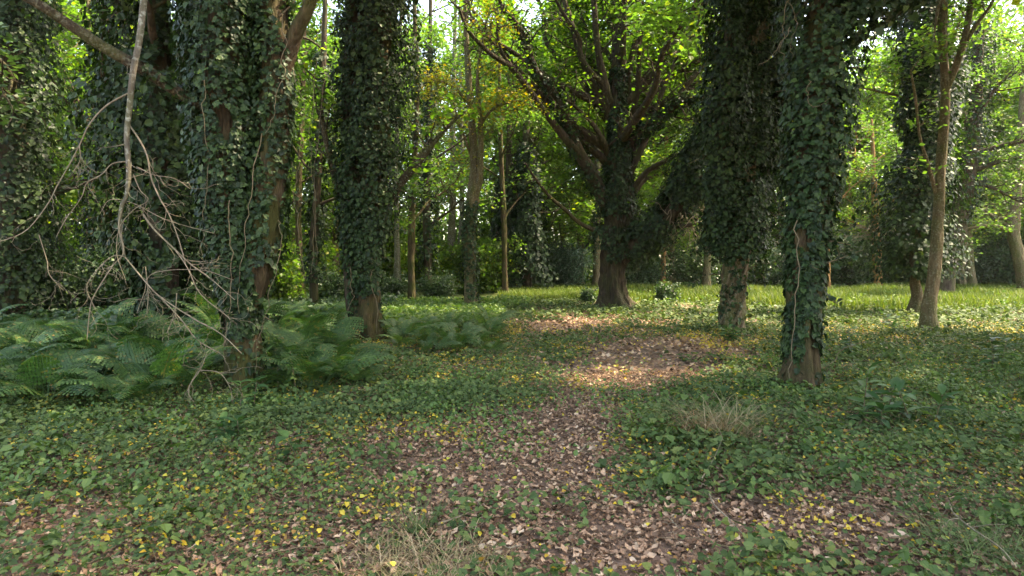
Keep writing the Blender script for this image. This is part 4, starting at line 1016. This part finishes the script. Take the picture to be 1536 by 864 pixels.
def brown(x, y):
    px = CX + F * x / y; py = HY + F * CAM_H / y
    b = np.zeros_like(x)
    for cx, cy_, sx, sy, a in BROWN: b += a * np.exp(-.5 * ((px - cx) / sx * 1.25) ** 2 - .5 * ((py - cy_) / sy * 1.25) ** 2)
    return np.minimum(b, 1.15)
def scatter(n, y0, y1, rng, wide=.86):
    y = np.sqrt(y0 ** 2 + (y1 ** 2 - y0 ** 2) * rng.random(n)); x = (rng.random(n) * 2 - 1) * wide * y
    return x, y
def ground_cover():
    rng = np.random.default_rng(50)
    sets_near, sets_far = [], []
    for y0, y1, n, size, near in [(2.3, 8.5, 160000, .037, True), (8.5, 16, 150000, .054, False), (16, 25, 90000, .095, False)]:
        x, y = scatter(n, y0, y1, rng)
        b = brown(x, y)
        nz = .6 * vnoise(x * 1.1 + 20, y * 1.1, 5) + .4 * vnoise(x * 3.2 + 20, y * 3.2, 6)
        keep = (nz + .15 - .60 * b + .80 * (rng.random(n) - .5) - .5 * np.clip((y - 20.5) / 3, 0, 1) * (x > 3)) > .48
        x, y, nz = x[keep], y[keep], nz[keep]; k = len(x)
        big = vnoise(x * .8 + 9, y * .8 + 5, 8)
        hgt = (.015 + .14 * rng.random(k) ** 1.4 * (.1 + 1.5 * vnoise(x * 1.9 + 40, y * 1.9, 9))) * (1 if near else 1.15)
        P = np.stack([x, y, gz(x, y) + hgt], 1)
        N = norm(rng.normal(size=(k, 3)) * .42 + np.array([0, -.12, .9]))
        U = rvec(k, rng) * np.array([1, 1, .3]); S = size * (.35 + 1.15 * rng.random(k) ** 1.5) * (.7 + .75 * big)
        (sets_near if near else sets_far).append((P, N, U, S))
    P, N, U, S = sets_near[0]
    # about a third with lobed ivy outline, the rest heart-shaped
    m = rng.random(len(P)) < .33
    v1, q1, t1 = leaf_arrays(P[m], N[m], U[m], S[m], IVY); v2, q2, t2 = leaf_arrays(P[~m], N[~m], U[~m], S[~m] * .9, HEART)
    o = link('ground_ivy', mesh_from('ground_ivy', np.vstack([v1, v2]), q2 + len(v1), t1, False), M['ground_ivy'])
    tag(o, 'green ivy leaves carpeting the woodland floor near the path', kind='stuff')
    o = leaves('ground_ivy', *stack(*sets_far), LEAF6, M['ground_ivy'], None, (0, 0, 0), 'stuff')
    tag(o, 'ivy carpet stretching back under the trees')
    # leaf litter
    x, y = scatter(85000, 2.3, 9, rng); k = len(x)
    kp = (brown(x, y) + .5 * rng.random(k)) > .12; x, y = x[kp], y[kp]; k = len(x)
    P = np.stack([x, y, gz(x, y) + .004 + .02 * rng.random(k)], 1)
    o = leaves('leaf_litter', P, norm(rng.normal(size=(k, 3)) * .33 + np.array([0, 0, .9])), rvec(k, rng) * np.array([1, 1, .25]), .040 * (.4 + 1.0 * rng.random(k) ** 1.3), DEAD, M['dead'], None, (0, 0, 0), 'stuff')
    tag(o, 'curled brown dead leaves on the path and between the ivy')
    x, y = scatter(60000, 9, 24, rng); k = len(x)
    kp = (brown(x, y) + .25 * rng.random(k)) > .15; x, y = x[kp], y[kp]; k = len(x)
    P = np.stack([x, y, gz(x, y) + .01 + .02 * rng.random(k)], 1)
    o = leaves('leaf_litter', P, norm(rng.normal(size=(k, 3)) * .35 + np.array([0, 0, .9])), rvec(k, rng) * np.array([1, 1, .25]), .085 * (.5 + .8 * rng.random(k)), RHOMB, M['dead'], None, (0, 0, 0), 'stuff')
    tag(o, 'brown dead leaves further along the path')
    # yellow leaves in loose clusters
    x, y = scatter(90000, 2.9, 16, rng); k = len(x)
    nz = vnoise(x * 2.3 + 7, y * 2.3, 15) * .7 + .3 * vnoise(x * 6, y * 6, 16)
    kp = (nz > .57) & (rng.random(k) < .75) & (brown(x, y) < .9) | (rng.random(k) < .06); x, y = x[kp], y[kp]; k = len(x)
    P = np.stack([x, y, gz(x, y) + .03 + .09 * rng.random(k)], 1)
    o = leaves('yellow_leaves', P, norm(rng.normal(size=(k, 3)) * .45 + np.array([0, -.1, .9])), rvec(k, rng) * np.array([1, 1, .3]), .023 * (.45 + .75 * rng.random(k) ** 1.5) * (1 + .06 * y), HEART, M['yellow'], None, (0, 0, 0), 'stuff')
    tag(o, 'small yellow leaves dotted through the ivy carpet')
ground_cover()

def floor_mix():
    rng = np.random.default_rng(51)
    # small weeds in patches among the ivy
    x, y = scatter(60000, 2.3, 10, rng); nz = vnoise(x * 1.7 + 31, y * 1.7, 25) * .65 + .35 * vnoise(x * 5, y * 5, 26)
    kp = (nz > .56) & (brown(x, y) < 1.0 * rng.random(len(x)) + .2); x, y = x[kp], y[kp]; k = len(x)
    P = np.stack([x, y, gz(x, y) + .03 + .12 * rng.random(k)], 1)
    o = leaves('weeds', P, norm(rng.normal(size=(k, 3)) * .5 + np.array([0, -.1, .8])), rvec(k, rng) * np.array([1, 1, .4]), .034 * (.5 + .9 * rng.random(k)), LEAF6, M['weed'], None, (0, 0, 0), 'stuff')
    tag(o, 'small pale green weeds in patches among the ivy')
    # runners and litter twigs
    for nm, n, mat, w, lab in (('ivy_runners', 420, 'vine', .0026, 'thin ivy stems running over the woodland floor'), ('twig_litter', 520, 'twig', .0028, 'small broken twigs in the leaf litter')):
        mb = MB(); x, y = scatter(n, 2.4, 11, rng)
        for a, b in zip(x, y):
            t = rng.random() * 6.28; ln = (.5 if nm == 'ivy_runners' else .12) * (.5 + rng.random()); m = 8; p = [np.array([a, b])]
            for _ in range(m - 1):
                t += rng.normal() * (.45 if nm == 'ivy_runners' else .18); p.append(p[-1] + np.array([math.cos(t), math.sin(t)]) * ln / m)
            p = np.array(p); z = gz(p[:, 0], p[:, 1]) + .02 + .035 * rng.random() + .02 * rng.random(m)
            mb.tube(np.column_stack([p, z]), np.linspace(w, w * .6, m) * (.6 + rng.random()), 4)
        o = mb.build(nm, M[mat]); tag(o, lab, kind='stuff')
floor_mix()

def herb_clumps():
    rng = np.random.default_rng(52); sets = []
    x, y = scatter(900, 2.6, 12, rng)
    kp = (brown(x, y) < .55) & (vnoise(x * .9 + 3, y * .9, 27) > .42); x, y = x[kp], y[kp]
    for a, b in zip(x, y):
        n = rng.integers(7, 16); z = float(gz(a, b)); an = rng.random(n) * 6.28; r = .03 + .09 * rng.random(n); h = .05 + .14 * rng.random(n)
        o = np.stack([np.cos(an), np.sin(an), 0 * an], 1); P = np.array([a, b, z]) + o * r[:, None] + np.stack([0 * h, 0 * h, h], 1)
        sets.append((P, norm(o * .45 + np.array([0, 0, 1.]) + rng.normal(size=(n, 3)) * .2), o + np.array([0, 0, -.25]), (.035 + .05 * rng.random()) * (.6 + .7 * rng.random(n))))
    o = leaves('herbs', *stack(*sets), LEAF6, M['herb'], None, (0, 0, 0), 'stuff')
    tag(o, 'low broad-leaved herbs standing in clumps above the ivy')
M['herb'] = leafmat('herb_leaf_green', [(0, (.030, .060, .018)), (.5, (.055, .100, .030)), (1, (.10, .155, .045))], .28, .5, (1.4, 1.6, .5), .2)
herb_clumps()

# grass of the clearing and the glade left of the path
def blades(name, x, y, h, w, mat, rng, lean=.35, label=None, parent=None, origin=(0, 0, 0), kind='stuff', z=None):
    k = len(x); z = gz(x, y) if z is None else z
    a = rng.random(k) * 6.28; d = np.stack([np.cos(a), np.sin(a), np.zeros(k)], 1); s = np.stack([-np.sin(a), np.cos(a), np.zeros(k)], 1)
    b = np.stack([x, y, z], 1); l = (lean * (.3 + rng.random(k)) * h)[:, None]; H = np.stack([0 * h, 0 * h, h], 1)
    v = np.stack([b - s * w[:, None], b + s * w[:, None], b + d * l * .35 + H * .62 + s * w[:, None] * .7, b + d * l * .35 + H * .62 - s * w[:, None] * .7, b + d * l + H], 1).reshape(-1, 3)
    o5 = (np.arange(k) * 5)[:, None]
    ob = link(name, mesh_from(name, v - np.asarray(origin, float), o5 + np.array([[0, 1, 2, 3]]), o5 + np.array([[3, 2, 4]]), False), mat, parent)
    if kind: ob['kind'] = kind
    if label: ob['label'] = label
    return ob
def grasses():
    rng = np.random.default_rng(60)
    x = 4.2 + 38 * rng.random(130000); y = 18 + 24.5 * rng.random(130000)
    edge = 22.5 + 3.0 * (vnoise(x * .5, y * .2, 31) - .5) - .22 * (np.minimum(x, 18) - 8) + 2.2 * (x < 8)
    kp = (y > edge + 1.5 * rng.random(len(x))) & (x < .95 * y); x, y = x[kp], y[kp]
    h = (.14 + .40 * vnoise(x * .6, y * .6, 32)) * (.6 + .7 * rng.random(len(x)))
    blades('grass', x, y, h, .012 + .012 * rng.random(len(x)), M['grass'], rng, .5, 'long sunlit grass of the clearing')
    n = 26000; x = 4.5 + 36 * rng.random(n); y = 17.5 + 22 * rng.random(n)
    kp = (vnoise(x * .7, y * .5, 35) > .5) & (y > 20.5 - .2 * np.minimum(x - 8, 10) + 3 * rng.random(n)) & (x < .95 * y); x, y = x[kp], y[kp]; n = len(x)
    P = np.stack([x, y, gz(x, y) + .05 + .5 * rng.random(n) ** 1.3 * vnoise(x * .9, y * .9, 36)], 1)
    o = leaves('weeds', P, norm(rng.normal(size=(n, 3)) * .5 + np.array([0, 0, .8])), rvec(n, rng), .11 * (.4 + .9 * rng.random(n)), LEAF6, M['weed'], None, (0, 0, 0), 'stuff')
    tag(o, 'leafy weeds growing through the clearing grass')
    # grassy rise at the end of the path
    x = -.6 + 5.4 * rng.random(16000); y = 24.5 + 12 * rng.random(16000); h = .10 + .2 * rng.random(len(x))
    blades('grass', x, y, h, .012 + .01 * rng.random(len(x)), M['grass'], rng, .6, 'sunlit grass on the rise where the path ends')
    # weeds of the glade
    n = 30000; x = -6.5 + 7.2 * rng.random(n); y = 14 + 10.5 * rng.random(n)
    kp = x < -.1 - .12 * (20 - y) + 1.2 * (vnoise(x, y, 33) - .5); x, y = x[kp], y[kp]; n = len(x)
    P = np.stack([x, y, gz(x, y) + .03 + .28 * rng.random(n) ** 1.5], 1)
    o = leaves('weeds', P, norm(rng.normal(size=(n, 3)) * .45 + np.array([0, 0, .8])), rvec(n, rng), .09 * (.5 + .8 * rng.random(n)), LEAF6, M['weed'], None, (0, 0, 0), 'stuff')
    tag(o, 'low light green weeds in the glade left of the path')
    n = 26000; x = -16 + 12 * rng.random(n); y = 13 + 12 * rng.random(n)
    P = np.stack([x, y, gz(x, y) + .03 + .4 * rng.random(n) ** 1.5], 1)
    o = leaves('undergrowth', P, norm(rng.normal(size=(n, 3)) * .45 + np.array([0, 0, .8])), rvec(n, rng), .13 * (.5 + .8 * rng.random(n)), LEAF6, M['shrub_leaf'], None, (0, 0, 0), 'stuff')
    tag(o, 'dark undergrowth behind the fern bed')
grasses()

# ------------------------------------------------------------------ small plants and fallen bits
def tuft(px, py, n, h, mat, label, seed, lean=1.0, spread=.14):
    rng = np.random.default_rng(seed); g = G(px, py)
    t = empty('grass_tuft', g, label, 'grass tuft')
    mb = MB(); h = h * (1.5 if n < 200 else 1.0); lean = lean * .75; n = int(n * 1.5)
    for k in range(n):
        a = rng.random() * 6.28; s = g + np.array([rng.normal() * spread, rng.normal() * spread, 0]); s[2] = float(gz(s[0], s[1])) - .01
        ln = h * (.5 + .8 * rng.random()); d = norm(np.array([math.cos(a) * .8, math.sin(a) * .8, 1.]))
        f = np.linspace(0, 1, 6); p = s + d * ln * f[:, None]; p[:, 2] -= lean * ln * .55 * f ** 2.2
        p[:, :2] += rng.normal(size=2) * .03 * f[:, None]
        sd_ = norm(np.cross(d, [0, 0, 1.])); w = (.0026 * (1 - f * .85))[:, None]
        i = np.arange(5) * 2
        mb.add(np.stack([p - sd_ * w, p + sd_ * w], 1).reshape(-1, 3), np.stack([i, i + 1, i + 3, i + 2], 1))
    o = mb.build('blades', M[mat], t, g, False); o['kind'] = 'stuff'
tuft(1040, 655, 120, .34, 'rust', 'small rust-brown withered grass tuft left of the dry straw one', 12, 1.3, .10)
tuft(1080, 660, 199, .52, 'straw', 'dry straw-coloured grass tuft in the ivy beside the path', 1, 1.15, .14)
tuft(1105, 640, 110, .36, 'tuft', 'greener grass tuft close behind the dry one', 2, 1.1, .12)
tuft(628, 800, 70, .20, 'tuft', 'small upright green grass tuft at the path edge', 3, .5, .05)
tuft(612, 850, 260, .30, 'straw', 'flattened straw-coloured grass patch at the near path edge', 4, 1.5, .17)
tuft(700, 858, 110, .22, 'straw', 'smaller dry grass patch at the near end of the path', 5, 1.5, .12)
tuft(1470, 830, 170, .24, 'tuft', 'grey-green grass tuft in the near corner by a pale twig', 6, 1.2, .13)

LM = None
def laurel_mesh():
    f = np.linspace(0, 1, 7); w = .19 * np.sin(np.clip(f * 1.02, 0, 1) * math.pi) ** .75; w[0] = .02; w[-1] = .005
    z = -.22 * f ** 2; V = []; Q = []
    for i in range(7): V += [(-w[i], f[i], z[i] + w[i] * .35), (0, f[i], z[i]), (w[i], f[i], z[i] + w[i] * .35)]
    for i in range(6):
        for j in range(2): a = i * 3 + j; Q.append((a, a + 1, a + 4, a + 3))
    m = mesh_from('leaf', np.array(V), np.array(Q), np.zeros((0, 3), int), True); m.materials.append(M['laurel']); return m
LM = laurel_mesh()
def seedling(px, py, h, n, ls, label, seed, group=None, stems=1):
    rng = np.random.default_rng(seed); g = G(px, py); h *= 1.15; ls *= .92
    t = empty('laurel_seedling', g, label, 'seedling', group)
    for q in range(stems):
        off = np.array([rng.normal() * .12, rng.normal() * .1, 0]) * (stems > 1)
        d = norm(np.array([rng.normal() * .3, rng.normal() * .3, 1])); hh = h * (.7 + .5 * rng.random())
        p = np.array([off + d * hh * s + np.array([0, 0, -.03]) * (s == 0) for s in np.linspace(0, 1, 6)])
        mb = MB(); mb.tube(p, np.linspace(.007, .003, 6), 6); mb.build('stem', M['vine'], t)
        for k in range(n):
            s = .35 + .65 * k / max(n - 1, 1); a = k * 2.4 + rng.random() * .6
            o = bpy.data.objects.new('leaf', LM); COL.objects.link(o); o.parent = t
            sc = ls * (.7 + .5 * rng.random()); o.scale = (sc, sc, sc)
            o.location = off + d * hh * s; o.rotation_euler = (.55 * (s - .4) + rng.normal() * .22 + .15, rng.normal() * .2, a)
seedling(345, 672, .26, 14, .17, 'glossy broad-leaved seedling low in the ivy below the forked ivy tree', 1, None, 2)
seedling(446, 690, .24, 10, .19, 'long-leaved seedling on a thin stem in the near ivy', 2)
seedling(1268, 622, .40, 13, .20, 'glossy laurel sprig beside the foot of the big-leaved ivy trunk', 3, None, 2)
seedling(1300, 640, .16, 9, .18, 'low spreading laurel seedling just in front of the laurel sprig', 4, None, 2)
seedling(1282, 540, .5, 13, .17, 'dark drooping evergreen sprig behind the big-leaved ivy trunk', 5, None, 3)
seedling(1350, 505, .45, 12, .2, 'dark evergreen clump at the foot of the slim bare trunk', 6, None, 4)
seedling(1490, 560, .35, 12, .2, 'broad-leaved seedling among ivy near the clearing edge', 7, None, 3)
seedling(1390, 640, .3, 11, .19, 'broad-leaved seedling in the ivy in front of the slim bare trunk', 8, None, 2)
seedling(435, 590, .45, 12, .2, 'evergreen seedling at the front of the ferns right of the forked ivy tree', 9, None, 3)
seedling(390, 610, .25, 11, .17, 'evergreen seedling against the mossy foot of the forked ivy tree', 10, None, 2)
seedling(1100, 520, .3, 12, .2, 'dark evergreen clump at the pale vine-wrapped foot', 11, None, 4)

def stick(pix, w, label, name='fallen_twig', mat='twig', lift=.03, forks=0, seed=0):
    rng = np.random.default_rng(seed + 400); P = [G(a, b) for a, b in pix]
    P = [p + np.array([0, 0, lift + rng.random() * .03]) for p in P]; s = smooth(P, 6 * len(P)); mb = MB()
    mb.tube(s, np.linspace(w, w * .5, len(s)), 7, .3, seed)
    for k in range(forks):
        i = rng.integers(2, len(s) - 3); tan = norm(s[i + 1] - s[i]); d = norm(tan + perp(tan, rng) * .8 + np.array([0, 0, .2]))
        b = curve_branch(s[i], d, .18 + .2 * rng.random(), rng, -.04, .2, 6); mb.tube(b, np.linspace(w * .5, w * .2, 6), 5)
    tag(mb.build(name, M[mat], None), label, 'twig')
stick([(656, 800), (690, 785), (722, 768)], .007, 'straight brown twig lying across the near path edge', forks=0, seed=1)
stick([(698, 757), (712, 762), (722, 768)], .005, 'short twig meeting the straight brown twig on the path', seed=2)
stick([(1062, 745), (1072, 772), (1095, 790), (1130, 835)], .006, 'thin curved twig lying at the near right of the path', forks=1, seed=3)
stick([(1425, 765), (1428, 790), (1455, 815), (1500, 850), (1525, 880)], .006, 'pale bare twig standing in the near corner grass tuft', lift=.08, forks=3, seed=4)
stick([(1052, 745), (1060, 728), (1066, 720)], .005, 'small forked dead twig above the near ivy', lift=.09, forks=2, seed=5)
stick([(1118, 500), (1140, 505), (1170, 520)], .014, 'pale fallen branch lying right of the pale vine-wrapped foot', forks=1, seed=6)
stick([(985, 470), (1005, 468), (1020, 474)], .02, 'short crooked branch on the bare ground right of the oak', forks=1, seed=7)
stick([(850, 468), (862, 476)], .025, 'small broken branch on the ground left of the oak', forks=2, seed=8)
stick([(730, 640), (752, 628), (790, 622)], .006, 'thin pale twig in the ivy midway along the path', forks=1, seed=9)
stick([(870, 690), (884, 678), (892, 690)], .006, 'short pale forked twig on the brown path', lift=.05, forks=2, seed=10)
stick([(1255, 560), (1290, 545), (1340, 560)], .008, 'brown twig among ivy behind the laurel sprig', forks=2, seed=11)
def big_leaf(px, py, s, label, seed, rz):
    rng = np.random.default_rng(seed); g = G(px, py); f = np.linspace(0, 1, 6); w = np.array([.04, .3, .36, .28, .16, .02]); V = []; Q = []
    for i in range(6):
        for j, u in enumerate((-1, -.5, 0, .5, 1)): V.append((u * w[i] * (1 + .15 * rng.normal()), f[i] - .5, .22 * u * u * (1.0 if i < 4 else .4) + .1 * math.sin(f[i] * 5) + .03 * rng.normal() + .08))
    for i in range(5):
        for j in range(4): a = i * 5 + j; Q.append((a, a + 1, a + 6, a + 5))
    m = mesh_from('fallen_leaf', np.array(V), np.array(Q), np.zeros((0, 3), int), True); m.materials.append(M['pale_leaf'])
    o = link('fallen_leaf', m); o.location = g + np.array([0, 0, .045]); o.scale = (s, s, s); o.rotation_euler = (.25, .1, rz); tag(o, label, 'leaf')
M['pale_leaf'] = leafmat('pale_dead_leaf', [(0, (.42, .30, .22)), (1, (.5, .38, .28))], .1, .6, (1, .9, .7), .3)
big_leaf(12, 772, .12, 'large pale pinkish dead leaf on the near ivy at the edge', 1, 1.2)
big_leaf(198, 612, .13, 'brown curled dead leaf at the front of the fern bed', 2, .3)
big_leaf(222, 622, .09, 'small pale dead leaf just right of the brown curled one by the ferns', 3, 2.)
big_leaf(365, 712, .09, 'pale dead leaf lying in the ivy below the broad-leaved seedling', 4, .8)
big_leaf(888, 685, .09, 'white-tan curled leaf on the brown path near the forked twig', 5, 2.2)
big_leaf(1350, 822, .10, 'pale dead leaf on bare litter in the near right ivy', 6, 1.6)

# ------------------------------------------------------------------ haze
HAZE = .00018
mb = MB()
c = np.array([(x, y, z) for x in (-160, 160) for y in (-20, 150) for z in (-1.5, 34.)])
mb.add(c, [(0, 1, 3, 2), (4, 6, 7, 5), (0, 4, 5, 1), (2, 3, 7, 6), (0, 2, 6, 4), (1, 5, 7, 3)])
m, nt, out = nodes_of('woodland_air')
pv = nt.nodes.new('ShaderNodeVolumePrincipled'); pv.inputs['Color'].default_value = (.90, .95, .92, 1); pv.inputs['Density'].default_value = HAZE; pv.inputs['Anisotropy'].default_value = .3
nt.links.new(pv.outputs[0], out.inputs['Volume'])
o = mb.build('haze', m, None, (0, 0, 0), False)
tag(o, 'thin humid haze filling the wood', kind='stuff')
cy.volume_bounces = 1
